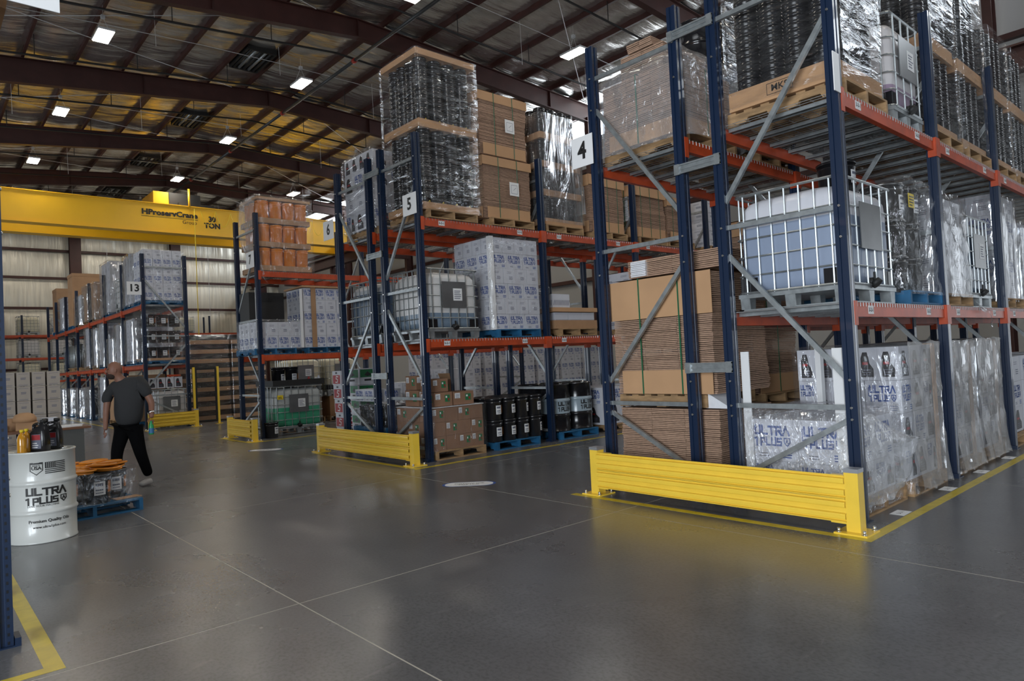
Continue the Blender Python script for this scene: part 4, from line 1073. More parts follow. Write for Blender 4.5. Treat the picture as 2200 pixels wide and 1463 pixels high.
for q, (xa, xb) in enumerate(((11.25, 12.2), (12.35, 13.35), (13.9, 14.9))):
    nm = ['fourth', 'fifth', 'sixth'][q] + ' load along the floor of the right rack'
    pallet((xa + xb) / 2, 3.03, 0.0, 'wood', 'wooden pallet under the ' + nm)
    cartons(xa, xb, 2.55, 3.5, 0.14, [(0.36, 2, 3, 'jug'), (0.36, 2, 3, 'logo'), (0.36, 2, 3, ('logo', 'text'))], 'the ' + nm, 'cartons of the ' + nm, mass=True)
# first shelf
z = Z3[0] + 0.012
ibc(6.80, 3.03, z, 'big caged tank of blue grey liquid on the near right rack shelf', 'blueliq', 1.18, 1.04, nbars=(6, 7), sticker=False)
pallet(8.10, 3.03, z, 'blue', 'blue pallet under the wrapped steel kegs on the right rack')
for k in range(3):
    for i in range(2):
        for j in range(2):
            o = pail(7.87 + i * 0.44, 2.76 + j * 0.46, z + 0.14 + k * 0.385, '%s keg %s, %s tier of the wrapped keg stack' % ('dark steel', ['front left', 'front right', 'back left', 'back right'][i + 2 * j], ['bottom', 'middle', 'top'][k]), 'wrapped steel kegs', 0.205, 0.38, 'steel')
mb = MB().box(0, -0.004, 0, 0.16, 0, 0.15); decal(mb, bars2d(4, 0.01, 0.15, 0.02, 0.14, 0.4), fr_nY(-0.006), 1)
tag(put('warning_label', mb.mesh('warning_label', ['yellowp', 'black_ink']), None, (7.86, 2.50, z + 1.02)), 'yellow printed label stuck on the wrapped steel kegs', 'label')
film(7.64, 8.55, 2.49, 3.5, z + 0.1, z + 1.32, 'loose clear film around the steel kegs on the right rack', 'film', 0.03, 0.05)
pail(7.95, 3.25, z + 1.31, 'single black pail on top of the wrapped steel kegs', 'single pails', 0.2, 0.36)
pallet(9.22, 3.03, z, 'wood', 'wooden pallet with torn film on the right rack shelf')
cartons(8.76, 9.68, 2.53, 3.5, z + 0.14, [(0.28, 2, 3, 'text')] * 4, 'the dull wrapped load right of the kegs', 'dull wrapped cartons', mass=True)
tag(put('edge_board', MB().box(8.73, 2.49, z + 0.14, 8.80, 2.50, z + 1.35).mesh('edge_board', 'card')), 'brown edge board on the dull wrapped load right of the kegs', 'edge board')
film(8.72, 9.72, 2.48, 3.54, z + 0.1, z + 1.30, 'dull creased film around the load right of the kegs', 'filmheavy', 0.03, 0.04)
sag_film([[(9.5, 2.40, z + 0.08), (9.62, 2.40, z + 0.06)], [(9.75, 2.39, z + 0.02), (9.8, 2.39, z - 0.05)], [(10.1, 2.38, z - 0.04), (10.12, 2.38, z - 0.10)], [(10.25, 2.39, z - 0.2), (10.22, 2.39, z - 0.28)]], 'torn white film tail hanging over the orange beam', 'filmheavy')
ibc(10.30, 3.03, z, 'caged tank of dark liquid in the second bay of the right rack', 'darkblue', 1.0, 1.05)
for q, (xa, xb, zt) in enumerate(((11.22, 12.25, 5), (12.45, 13.4, 4), (13.9, 14.8, 4))):
    nm = 'the %s shelf load beyond the dark tank' % ['first', 'second', 'third'][q]
    pallet((xa + xb) / 2, 3.03, z, 'wood', 'wooden pallet under ' + nm)
    cartons(xa, xb, 2.52, 3.52, z + 0.14, [(0.29, 2, 3, 'logo' if r_ % 2 else 'text') for r_ in range(zt)], nm, 'cartons of ' + nm, mass=True)
    film(xa - 0.02, xb + 0.02, 2.49, 3.55, z + 0.1, z + 0.15 + 0.29 * zt, 'silver film around ' + nm, 'filmheavy', 0.014)
# top shelf
z = Z3[1] + 0.012
pallet(6.80, 3.03, z, 'wood', 'light wooden pallet on the top shelf beside the edge on sign')
tray(6.26, 7.32, 2.50, 3.56, z + 0.14, z + 0.33, 'cardboard tray stamped MKS under the black nested pails', text='MKS')
nested(6.29, 7.29, 2.53, 3.53, z + 0.15, 5.2, 4, 4, 0.072, 'on the near top shelf')
film(6.24, 7.34, 2.47, 3.58, z + 0.16, 5.3, 'shining film around the black nested pails on the near top shelf', 'filmh', 0.012, top=False)
ibc(7.98, 3.0, z, 'caged tank with pale contents on the right top shelf', 'purple', 0.86, 1.05, nbars=(4, 5))
for q, (xa, xb) in enumerate(((8.76, 9.74), (9.98, 10.98), (11.3, 12.3), (12.5, 13.5))):
    nm = ['second', 'third', 'fourth', 'fifth'][q] + ' black load along the right top shelf'
    pallet((xa + xb) / 2, 3.03, z, 'wood', 'wooden pallet under the ' + nm)
    tray(xa - 0.01, xb + 0.01, 2.51, 3.55, z + 0.14, z + 0.26, 'cardboard tray under the ' + nm)
    zz = z + 0.15; ztop1 = z + 1.12
    nested(xa + 0.01, xb - 0.01, 2.53, 3.53, zz, ztop1, 4, 4, 0.072, 'in the lower tier of the ' + nm, individual=False)
    tray(xa - 0.01, xb + 0.01, 2.51, 3.55, ztop1, ztop1 + 0.16, 'cardboard tray between the tiers of the ' + nm)
    nested(xa + 0.01, xb - 0.01, 2.53, 3.53, ztop1 + 0.02, 6.1 if q < 2 else 5.8, 4, 4, 0.072, 'in the upper tier of the ' + nm, individual=False)
    film(xa - 0.04, xb + 0.04, 2.47, 3.58, z + 0.12, 6.12 if q < 2 else 5.85, 'creased bright film around the ' + nm, 'filmh', 0.014, top=False)

# ================================================================ ROW 4 loads
pallet(6.77, 4.60, 0, 'wood', 'wooden pallet under the lower cardboard bundle of rack 4')
flats(6.22, 7.3, 3.86, 5.14, 0.14, 0.92, 'lower bundle of flattened brown cartons behind the guard rail', 1, split=3, straps=0)
tag(put('loose_sheet', MB().extrude([(0, 0), (0.3, 0), (0.02, 0.16)], lambda a, b: (6.3, 4.05 - a, 0.925 + b), lambda a, b: (6.7, 4.05 - a, 0.935 + b)).mesh('loose_sheet', 'sheet')), 'folded white card sheet between the two cardboard bundles', 'card sheet')
pallet(6.77, 4.60, 0.93, 'wood', 'wooden pallet between the two cardboard bundles of rack 4')
flats(6.22, 7.3, 3.86, 5.16, 1.08, 2.36, 'tall strapped bundle of flattened brown cartons in rack 4', 2, split=3, straps=2, wrap_top=0.44, wrap_bot=0.26, yc=False)
flats(6.3, 7.2, 3.76, 4.98, 2.40, 2.60, 'loose flattened cartons with a white edge on top of the tall bundle', 3, straps=0, white=[('x', 4.72, 4.93, 2.41, 2.58)])
pallet(8.0, 4.60, 0, 'wood', 'wooden pallet under the second lower bundle of rack 4')
flats(7.45, 8.5, 4.1, 5.1, 0.14, 0.84, 'second lower bundle of flattened cartons seen between the posts', 4, straps=0, white=[('x', 4.3, 4.6, 0.5, 0.8)])
pallet(8.0, 4.60, 0.85, 'wood', 'wooden pallet under the white edged bundle of rack 4')
flats(7.45, 8.5, 4.1, 5.1, 0.99, 1.78, 'strapped bundle of flattened cartons with two white blocks of edges', 5, straps=1, wrap_bot=0.22, white=[('x', 4.12, 4.42, 1.22, 1.75), ('x', 4.66, 4.95, 1.22, 1.75)])
for q, (xa, xb) in enumerate(((8.8, 9.8), (9.95, 10.95), (11.3, 12.3), (12.6, 13.6))):
    for lv in (0, Z3[0] + 0.012):
        w_ = 'floor' if lv == 0 else 'first shelf'
        pallet((xa + xb) / 2, 4.62, lv, 'wood', 'wooden pallet at the back of rack 4, %s, place %d' % (w_, q + 3))
        flats(xa, xb, 4.1, 5.12, lv + 0.14, lv + 1.4, 'dark bundle of flattened cartons deep in rack 4, %s, place %d' % (w_, q + 3), 10 + q, straps=1, wrap_top=0.2, dz=0.02)
z = Z3[1] + 0.012
pallet(6.82, 4.68, z, 'wood', 'light wooden pallet on the top shelf of rack 4')
flats(6.28, 7.35, 4.18, 5.22, z + 0.14, z + 0.92, 'film wrapped bundle of flattened cartons on the top shelf of rack 4', 6, straps=1, wrap_bot=0.18, split=3)
flats(6.40, 7.25, 4.42, 5.02, z + 0.93, z + 1.25, 'small top bundle under the domed film of rack 4', 7, straps=0)
tag(put('bent_card_sheet', MB().extrude([(0, 0), (0.25, 0.12), (0.6, 0.2), (1.0, 0.16), (1.0, 0.17), (0.6, 0.21), (0.25, 0.13), (0, 0.01)], lambda a, b: (7.42, 5.50 - a * 0.9, z + 1.18 + b), lambda a, b: (8.2, 5.50 - a * 0.9, z + 1.18 + b)).mesh('bent_card_sheet', 'card2')), 'bent brown card sheet behind the domed film of rack 4', 'card sheet')
flats(6.40, 7.25, 4.55, 4.90, z + 1.27, z + 1.36, 'few loose cartons at the crest of the domed film load', 9, straps=0)
flats(7.44, 7.62, 4.55, 5.35, z + 0.14, z + 1.2, 'thin upright bundle of brown cartons behind the domed film', 8, straps=0)
film(6.23, 7.4, 4.05, 5.26, z + 0.06, z + 0.95, 'milky domed film over the cardboard on the top shelf of rack 4', 'milky', 0.022, 0.06, top_bulge=0.42, seed=5)
for i in range(2):
    for j in range(2):
        for k in range(2):
            drum(7.95 + i * 0.6, 4.32 + j * 0.6, z + 0.14 + k * 1.03, 'drumblk', 'glossy black drum on the top shelf of rack 4, %s tier, %s %s' % (['lower', 'upper'][k], ['front', 'rear'][i], ['right', 'left'][j]), 'black drums of rack 4')
pallet(8.24, 4.62, z, 'wood', 'wooden pallet under the black drums of rack 4')
pallet(8.24, 4.62, z + 1.025, 'blue', 'blue pallet between the two tiers of black drums')

# ================================================================ ROW 5 loads
pallet(6.72, 9.46, 0, 'wood', 'wooden pallet under the brown labelled cartons of rack 5')
cartons(6.2, 7.24, 8.95, 9.98, 0.14, [(0.225, 4, 3, ('brownlabel', 'brown', 'brownlabel')), (0.225, 4, 3, ('brown', 'brownlabel')), (0.225, 4, 3, ('brownlabel', 'brown'))], 'the wrapped brown load of rack 5', 'brown labelled cartons')
tag(put('white_top_sheet', MB().box(6.19, 8.94, 0.82, 7.25, 9.99, 0.828).mesh('white_top_sheet', 'sheet')), 'white sheet over the brown cartons at the foot of rack 5', 'card sheet')
film(6.16, 7.28, 8.91, 10.02, 0.1, 0.84, 'clear film around the brown cartons at the foot of rack 5', 'film', 0.012, top=False)
for i, (a, b, c, d, z0, z1) in enumerate(((6.3, 6.66, 9.0, 9.4, 0.835, 1.06), (6.68, 7.1, 9.0, 9.42, 0.835, 1.05), (6.3, 6.7, 9.45, 9.85, 0.835, 1.10), (6.3, 6.62, 9.05, 9.38, 1.065, 1.28), (6.68, 7.0, 9.48, 9.9, 0.835, 1.25), (6.3, 6.6, 9.5, 9.82, 1.105, 1.34))):
    carton('brownlabel', a, b, c, d, z0, z1, 'brown box %s of the opened boxes heaped on the wrapped brown load' % ['front left', 'front right', 'rear left', 'upper front', 'tall rear right', 'upper rear'][i], 'heaped brown boxes', 'brown_box')
tag(put('open_flap', MB().extrude([(0, 0), (0.3, 0.0), (0.36, 0.1), (0.02, 0.1)], lambda a, b: (7.0, 9.5 + a, 1.25 + b), lambda a, b: (7.006, 9.5 + a, 1.25 + b)).mesh('open_flap', 'card')), 'raised flap of the tall rear brown box', 'box flap')
pallet(7.98, 9.46, 0, 'blue', 'blue pallet under the black pails of rack 5', rz=0)
for i in range(4):
    for j in range(3):
        for k in range(2):
            pail(7.54 + i * 0.31, 9.03 + j * 0.33, 0.14 + k * 0.372, 'black pail, %s tier, %s from the left, %s row of the rack 5 pails' % (['lower', 'upper'][k], ['first', 'second', 'third', 'fourth'][i], ['front', 'middle', 'back'][j]), 'black pails on the blue pallet')
pallet(9.55, 9.46, 0, 'blue', 'blue pallet under the black drums with pale bands')
for i in range(2):
    for j in range(2):
        drum(9.22 + i * 0.62, 9.22 + j * 0.6, 0.14, 'banddrum', 'black drum with a pale lettered band, %s %s of four' % (['left', 'right'][i], ['front', 'back'][j]), 'banded drums')
drum(10.25, 9.7, 0.14, 'drumblk', 'plain black drum behind the banded drums', 'plain drums')
for q, xa in enumerate((10.32, 11.7)):
    nm = ['first', 'second'][q] + ' floor load right of the banded drums'
    pallet(xa + 0.6, 9.46, 0, 'wood', 'wooden pallet under the ' + nm)
    cartons(xa, xa + 1.1, 8.98, 9.95, 0.14, [(0.40, 4, 2, 'jug'), (0.34, 3, 2, 'logo')], 'the ' + nm, 'cartons of the ' + nm, mass=True)
z = Z5[0] + 0.012
ibc(6.74, 9.48, z, 'caged white tank on the shelf of rack 5', 'lowblue', 1.06, 1.06, nbars=(6, 7))
pallet(8.13, 9.46, z, 'blue', 'blue pallet under the tall white carton stack of rack 5')
cartons(7.58, 8.70, 8.96, 9.98, z + 0.14, [(0.268, 3, 3, 'logo'), (0.268, 4, 4, 'text'), (0.268, 3, 3, 'logo'), (0.268, 4, 4, 'text'), (0.268, 3, 3, 'logo'), (0.268, 4, 4, ('text', 'text'))], 'the tall white stack on rack 5', 'tall white carton stack')
tag(put('edge_board', MB().box(7.56, 8.94, z + 0.14, 7.64, 8.952, z + 1.76).box(7.56, 8.952, z + 0.14, 7.572, 9.03, z + 1.76).mesh('edge_board', 'corner')), 'white edge board on the corner of the tall white stack', 'edge board')
film(7.55, 8.73, 8.93, 10.0, z + 0.13, z + 1.76, 'thin clear film around the tall white carton stack', 'film', 0.006)
pallet(9.66, 9.46, z, 'wood', 'wooden pallet under the hatched cartons of rack 5')
tray(9.06, 10.24, 8.94, 9.95, z + 0.14, z + 0.30, 'cardboard tray holding the hatched white cartons', 'card')
cartons(9.10, 10.2, 8.98, 9.9, z + 0.15, [(0.30, 3, 2, 'hatch')], 'the hatched tray load', 'hatched cartons')
tag(put('tray_lid', MB().box(9.05, 8.93, z + 0.46, 10.25, 9.96, z + 0.54).mesh('tray_lid', 'card2')), 'light cardboard lid over the hatched cartons', 'cardboard lid')
carton('hatch', 9.08, 9.55, 9.0, 9.4, z + 0.545, z + 0.80, 'single hatched carton lying on the cardboard lid', 'hatched cartons')
z = Z5[1] + 0.012
pallet(6.78, 9.46, z, 'wood', 'light wooden pallet at the top corner of rack 5')
tray(6.2, 7.36, 8.93, 9.95, z + 0.14, z + 0.26, 'cardboard tray under the lower black nested pails of rack 5')
nested(6.23, 7.33, 8.96, 9.93, z + 0.15, 5.33, 4, 4, 0.078, 'in the lower tier on rack 5')
tray(6.19, 7.37, 8.92, 9.96, 5.33, 5.46, 'cardboard tray between the two black tiers on rack 5')
nested(6.23, 7.33, 8.96, 9.93, 5.35, 6.52, 4, 4, 0.078, 'in the upper tier on rack 5')
tag(put('cover_sheet', MB().box(6.18, 8.91, 6.50, 7.38, 9.97, 6.60).mesh('cover_sheet', 'card2')), 'cardboard cap on the tallest black stack of rack 5', 'cardboard cap')
film(6.16, 7.40, 8.89, 9.99, z + 0.12, 5.38, 'glittering film around the lower black tier of rack 5', 'filmh', 0.012, 0.03, top=False)
film(6.16, 7.40, 8.89, 9.99, 5.40, 6.60, 'glittering film around the upper black tier of rack 5', 'filmh', 0.012, top=False)
pallet(8.1, 9.46, z, 'wood', 'wooden pallet under the two strapped bundles of rack 5')
flats(7.52, 8.62, 8.98, 9.92, z + 0.14, z + 1.22, 'lower strapped bundle of brown cartons on top of rack 5', 21, straps=2, wrap_top=0.17, wrap_bot=0.2, white=[('x', 9.2, 9.62, z + 0.55, z + 1.02)], note=True)
flats(7.50, 8.60, 9.0, 9.92, z + 1.26, z + 2.36, 'upper strapped bundle of brown cartons on top of rack 5', 22, straps=2, wrap_top=0.17, wrap_bot=0.2, white=[('x', 9.2, 9.62, z + 1.65, z + 2.1)], note=True)
pallet(9.42, 9.46, z, 'wood', 'wooden pallet under the banded black load of rack 5')
for k in range(4):
    za = z + 0.15 + k * 0.54
    tray(8.9, 9.96, 8.93, 9.95, za, za + 0.12, 'cardboard tray %s of the silvery banded load on rack 5' % ORD[k])
    nested(8.93, 9.93, 8.96, 9.92, za + 0.01, za + 0.54, 4, 4, 0.075, 'in tier %d of the silvery banded load' % (k + 1), individual=False, yellow=False)
film(8.87, 9.99, 8.90, 9.97, z + 0.2, z + 2.25, 'silvery banded film around the tall black load of rack 5', 'filmheavy', 0.012, top=False)
for q, (xa, xb, hh, fl_) in enumerate(((10.25, 11.3, 1.14, 31), (11.62, 12.75, 1.1, 32), (12.85, 13.6, 1.0, 33))):
    pallet((xa + xb) / 2, 9.46, z, 'wood', 'wooden pallet under strapped bundle %s right of the silvery load' % ORD[q])
    flats(xa, xb, 8.98, 9.92, z + 0.14, z + 0.14 + hh, '%s strapped carton bundle right of the silvery banded load' % ['first', 'second', 'third'][q], fl_, straps=3, wrap_top=0.22, wrap_bot=0.22, white=[('x', 9.1, 9.5, z + 0.5, z + 1.1)] if q < 2 else None)
pallet(14.9, 9.46, z, 'wood', 'wooden pallet under the white stack at the end of rack 5')
cartons(14.4, 15.3, 8.98, 9.9, z + 0.14, [(0.22, 2, 2, 'text')] * 5, 'the white stack at the far end of rack 5', 'far white cartons', mass=True)
for xa in (12.0, 13.2, 14.7):
    pallet(xa, 9.46, Z5[0] + 0.012, 'wood', 'wooden pallet on the middle shelf of rack 5 at far place %.0f' % xa)
    cartons(xa - 0.5, xa + 0.5, 8.98, 9.9, Z5[0] + 0.155, [(0.3, 2, 2, 'text')] * 4, 'the stack on the middle shelf of rack 5 at far place %.0f' % xa, 'far middle cartons %.0f' % xa, mass=True)

# ================================================================ ROW 6 loads
pallet(6.75, 11.0, 0.0, 'blue', 'blue pallet under the black pails at the foot of rack 6')
pallet(6.75, 11.0, 0.30, 'blue', 'upper blue pallet under the black pails at the foot of rack 6')
for i in range(3):
    for j in range(3):
        pail(6.42 + i * 0.32, 10.64 + j * 0.34, 0.45, 'black pail in column %s, row %s at the foot of rack 6' % (ORD[i], ORD[j]), 'black pails of rack 6')
film(6.22, 7.3, 10.45, 11.5, 0.4, 0.88, 'clear film around the black pails of rack 6', 'film', 0.01)
for i in range(3):
    carton('logo', 6.25, 6.6, 10.46 + i * 0.34, 10.79 + i * 0.34, 0.90, 1.12, 'white carton %s in the row on the wrapped pails of rack 6' % ['right', 'middle', 'left'][i], 'white cartons on the wrapped pails')
ibc(6.78, 11.0, Z5[0] + 0.012, 'caged tank full of blue grey liquid on rack 6', 'darkblue', 1.06, 1.1, nbars=(6, 7))
ibc(9.95, 11.0, Z5[0] + 0.012, 'caged white tank seen behind the hatched cartons', 'greywhite', 1.2, 1.0, nbars=(7, 6))
cartons(8.75, 9.3, 10.5, 11.4, Z5[0] + 0.15, [(0.3, 2, 3, 'jug')] * 4, 'the stack between the tanks of rack 6', 'cartons between the tanks', mass=True)
pallet(9.0, 11.0, Z5[0] + 0.012, 'wood', 'wooden pallet between the tanks of rack 6')
z = Z5[1] + 0.012
pallet(6.78, 11.0, z, 'wood', 'wooden pallet on the top shelf of rack 6')
cartons(6.24, 7.28, 10.46, 11.5, z + 0.14, [(0.36, 3, 3, ('half', 'jug')), (0.36, 3, 3, 'text'), (0.36, 3, 3, ('jug', 'logo')), (0.30, 3, 4, 'jug')], 'the tall wrapped white stack on rack 6', 'tall wrapped white stack')
film(6.2, 7.32, 10.42, 11.54, z + 0.1, z + 1.55, 'streaky film around the tall white stack on rack 6', 'filmh', 0.01)
for q, xa in enumerate((7.4, 10.6, 11.9, 13.3)):
    pallet(xa + 0.5, 11.0, 0, 'wood', 'wooden pallet on the floor of rack 6 at place %s' % ORD[q])
    cartons(xa, xa + 0.95, 10.5, 11.4, 0.14, [(0.3, 2, 3, 'text')] * 2, 'the floor load of rack 6 at place %s' % ORD[q], 'floor cartons of rack 6 place %d' % q, mass=True)
# oil cases leaning in a stack on the floor beyond rack 6
for k in range(5):
    carton('oilcase', 6.62 + 0.012 * k, 7.0 + 0.012 * k, 12.62 + 0.05 * k, 12.98 + 0.05 * k, 0.02 + k * 0.29, 0.31 + k * 0.29, 'red and grey oil case, %s of the leaning stack left of rack 6' % ORD[k], 'leaning oil cases')
for k in range(4):
    carton('greencase', 6.62, 7.0, 11.95 + 0.02 * k, 12.3 + 0.02 * k, 0.02 + k * 0.29, 0.31 + k * 0.29, 'green and white oil case, %s of the stack beside the red ones' % ORD[k], 'green oil cases')
carton('greencase', 6.5, 6.95, 11.9, 12.32, 1.185, 1.5, 'green and white oil case set askew on top of its stack', 'green oil cases', rz=0.25)

# ================================================================ ROW 7 loads
pail(6.27, 15.5, 0, 'black pail on the floor against the rack 7 column', 'single pails', 0.155, 0.36)
ibc(7.08, 16.28, 0.02, 'caged tank half full of green liquid at the foot of rack 7', 'green', 1.26, 1.0, nbars=(7, 5), black=False)
mb = MB().box(-0.07, -0.004, -0.05, 0.07, 0, 0.05); decal(mb, bars2d(2, -0.05, 0.05, -0.03, 0.03, 0.4), fr_nY(-0.006), 1)
tag(put('warning_label', mb.mesh('warning_label', ['yellowp', 'black_ink']), None, (6.62, 15.76, 0.90)), 'yellow label on the green tank', 'label')
tag(put('drip_tray', MB().box(6.45, 15.75, 1.17, 7.75, 16.8, 1.19).box(6.45, 15.75, 1.19, 7.75, 15.77, 1.30).box(6.45, 15.77, 1.19, 6.47, 16.8, 1.30).mesh('drip_tray', 'blackm')), 'black drip tray on top of the green tank', 'tray')
for i in range(2): pail(6.75 + i * 0.34, 16.15, 1.195, 'black pail %s on the tray above the green tank' % ['left', 'right'][i], 'pails above the green tank', 0.16, 0.42)
for i, (m_, h_) in enumerate((('redp', 0.16), ('greenp', 0.12), ('paper', 0.14), ('white', 0.18))):
    tag(put('spray_bottle', MB().lathe([(0.04, 0), (0.042, h_ * 0.7), (0.02, h_ * 0.85), (0.02, h_)], 12).mesh('spray_bottle', m_), None, (7.42 + 0.09 * i, 15.9 + 0.03 * (i % 2), 1.192)), '%s small bottle on the tray above the green tank' % ['red', 'green', 'pale', 'white'][i], 'bottle')
z = Z5[0] + 0.012
for i, (a, b) in enumerate(((5.98, 7.0), (7.2, 8.35))):
    pallet((a + b) / 2, 16.15, z, 'blue' , 'blue pallet %s on the middle shelf of rack 7' % ['left', 'right'][i])
cartons(6.02, 7.16, 15.65, 16.6, z + 0.14, [(0.30, 4, 3, 'logo'), (0.32, 4, 3, 'text'), ], 'the low wrapped load on rack 7', 'low white cartons of rack 7')
film(5.98, 7.18, 15.6, 16.65, z + 0.1, z + 0.82, 'cloudy film around the low white cartons of rack 7', 'film', 0.012)
for i, x in enumerate((6.05, 7.12)):
    tag(put('edge_board', MB().box(x, 15.58, z + 0.14, x + 0.07, 15.592, z + 1.55).mesh('edge_board', 'corner')), 'upright white edge board %s of the low load on rack 7' % ['left', 'right'][i], 'edge board', 'white edge boards of rack 7')
tag(put('black_crate', MB().box(6.1, 16.1, z + 0.80, 6.95, 16.7, z + 1.5).mesh('black_crate', 'blackm')), 'dark square bin behind the low white cartons of rack 7', 'bin')
cartons(7.24, 8.4, 15.66, 16.6, z + 0.14, [(0.29, 4, 3, 'logo' if q % 2 == 0 else 'text') for q in range(5)], 'the tall stack on rack 7', 'tall stack of rack 7')
tag(put('packing_tape', MB().box(7.44, 15.64, z + 0.14, 7.56, 15.652, z + 1.62).mesh('packing_tape', 'card')), 'vertical strip of brown tape on the tall rack 7 stack', 'tape strip')
tag(put('cover_sheet', MB().box(7.2, 15.6, z + 1.60, 8.45, 16.65, z + 1.64).mesh('cover_sheet', 'card2')), 'cardboard sheet on top of the tall rack 7 stack', 'cardboard cap')
z = Z5[1] + 0.012
for k in range(3):
    za = z + 0.03 + k * 0.56
    tray(6.2, 7.48, 15.62, 16.7, za, za + 0.12, 'brown tray %s of the orange pail load' % ORD[k], 'card')
    for i in range(4):
        for j in range(3):
            if j and i and k < 2: continue
            pail(6.37 + i * 0.312, 15.79 + j * 0.33, za + 0.012, 'orange pail, %s tier, %s from the left, %s row' % (ORD[k], ['first', 'second', 'third', 'fourth'][i], ['front', 'middle', 'back'][j]), 'orange pails on rack 7', 0.152, 0.52, 'opail', paper=False)
tag(put('cover_sheet', MB().box(6.18, 15.6, z + 1.70, 7.5, 16.72, z + 1.76).mesh('cover_sheet', 'card')), 'cardboard cap on the orange pail load', 'cardboard cap')
film(6.14, 7.53, 15.57, 16.75, z, z + 1.80, 'clear film around the orange pails on rack 7', 'film', 0.02, 0.0, top_bulge=0.03)
sag_film([[(6.2, 15.75, z + 1.8), (6.16, 16.2, z + 1.8), (6.16, 16.65, z + 1.75)], [(6.13, 15.7, z + 1.3), (6.12, 16.2, z + 1.2), (6.13, 16.65, z + 1.2)], [(6.17, 15.65, z + 0.7), (6.14, 16.2, z + 0.7), (6.16, 16.65, z + 0.7)], [(6.25, 15.47, z - 0.1), (6.22, 15.49, z - 0.1), (6.3, 15.46, z - 0.3)]], 'loose milky film hanging left of the orange pails')
for q in range(3):
    nm = 'the floor load of rack 7 at place %d' % (q + 2)
    pallet(9.4 + q * 1.25, 16.15, 0, 'wood', 'wooden pallet under ' + nm)
    cartons(8.9 + q * 1.25, 9.95 + q * 1.25, 15.66, 16.6, 0.14, [(0.3, 3, 3, 'text')] * (2 + q), nm, 'cartons at ' + nm, mass=True)
# pale stacks and tanks seen under the shelves, far across the hall
ibc(8.55, 19.0, 0.72, 'cream caged tank far behind the green tank, left one', 'cream', 1.0, 1.0); ibc(9.7, 19.0, 0.72, 'cream caged tank far behind the green tank, right one', 'cream', 1.0, 1.0)
for i in range(2): pallet(8.55 + 1.15 * i, 19.0, 0, 'wood', 'wooden pallet %s under the cream tanks' % ['left', 'right'][i]); tag(put('crate', MB().box(8.1 + 1.15 * i, 18.5, 0.14, 9.0 + 1.15 * i, 19.5, 0.715).mesh('crate', 'card')), 'brown crate %s under the cream caged tanks' % ['left', 'right'][i], 'crate')
for q in range(7):
    xa = 12.6 + q * 1.28; nm = 'the pale far stack number %d seen under the shelves' % (q + 1)
    pallet(xa + 0.55, 19.0, 0, 'wood', 'wooden pallet of ' + nm)
    cartons(xa, xa + 1.1, 18.5, 19.4, 0.14, [(0.29, 3, 2, 'logo' if k % 2 else 'text') for k in range(6)], nm, 'cartons of ' + nm, mass=True)
# ================================================================ ROW 13 loads (runs away along Y, seen faces -Y and -X)
X13 = (5.26, 6.38)
ibc(5.95, 22.6, 0.0, 'caged tank at the foot of rack 13', 'greywhite', 0.92, 1.0, nbars=(5, 6))
for i in range(4): carton('jug', 5.35 + i * 0.24, 5.58 + i * 0.24, 22.2, 22.7, 1.18, 1.5, 'white carton %s standing on the tank at the foot of rack 13' % ORD[i], 'cartons on the rack 13 tank')
t_y = 22.1
def w13(ya, yb, z, zt, kind, nm, filmk='filmheavy', rows=4, ny=2, box='text'):
    if kind == 'white':
        cartons(5.28, 6.34, ya, yb, z + 0.13, [((zt - z - 0.13) / rows, 4, 3, box if not isinstance(box, tuple) else box[k % len(box)]) for k in range(rows)], nm, 'cartons of ' + nm, mass=(rows < 6))
    elif kind == 'brown':
        tag(put('brown_box_load', MB().box(5.28, ya, z + 0.13, 6.34, yb, zt).box(5.27, ya - 0.01, zt - 0.12, 6.35, yb + 0.01, zt + 0.005).mesh('brown_box_load', 'card')), 'brown boxed load, ' + nm, 'cardboard load')
    elif kind == 'black':
        for k in range(3):
            for i in range(3): pail(5.46 + i * 0.34, ya + 0.2, z + 0.14 + k * (zt - z - 0.14) / 3, 'black pail, %s tier, %s place, of the dark load on rack 13' % (ORD[k], ['left', 'middle', 'right'][i]) if z > 1 else 'black pail, %s tier, %s place, of a floor load on rack 13' % (ORD[k], ['left', 'middle', 'right'][i]), 'black pails of ' + nm, 0.16, 0.36)
    if filmk: film(5.22, 6.4, ya - 0.03, yb + 0.03, z + 0.05, zt + 0.01, 'bright film around ' + nm, filmk, 0.02, 0.03, nseg=8, seed=int(ya))
    pallet(5.82, (ya + yb) / 2, z, 'blue' if int(ya * 3) % 3 == 0 else 'wood', 'pallet under ' + nm, PI / 2)
z = 3.672
w13(22.02, 23.1, z, 5.30, 'white', 'the near white stack beside the 13 sign', 'film', 6, 3, ('logo', 'text'))
w13(23.3, 24.3, z, 5.35, 'white', 'the second stack on top of rack 13', 'filmheavy', 4)
ibc(5.84, 25.3, z, 'caged tank on top of rack 13 between two wrapped stacks', 'greywhite', 1.05, 1.0, nbars=(4, 4))
w13(26.3, 27.6, z, 5.55, 'white', 'the third stack on top of rack 13', 'filmheavy', 4)
w13(28.6, 29.7, z, 5.1, 'brown', 'the fourth load on top of rack 13')
w13(29.9, 30.9, z, 5.15, 'brown', 'the fifth load on top of rack 13')
w13(31.4, 32.6, z, 4.9, 'white', 'the sixth load on top of rack 13')
w13(33.2, 34.3, z, 6.0, 'brown', 'the seventh and tallest load on top of rack 13', None)
w13(35.3, 36.4, z, 5.2, 'white', 'the eighth load on top of rack 13')
w13(37.2, 38.3, z, 5.8, 'brown', 'the ninth load on top of rack 13', None)
z = 1.912
w13(22.05, 23.1, z, 3.5, 'black', 'the dark banded load on the middle shelf of rack 13', 'filmh')
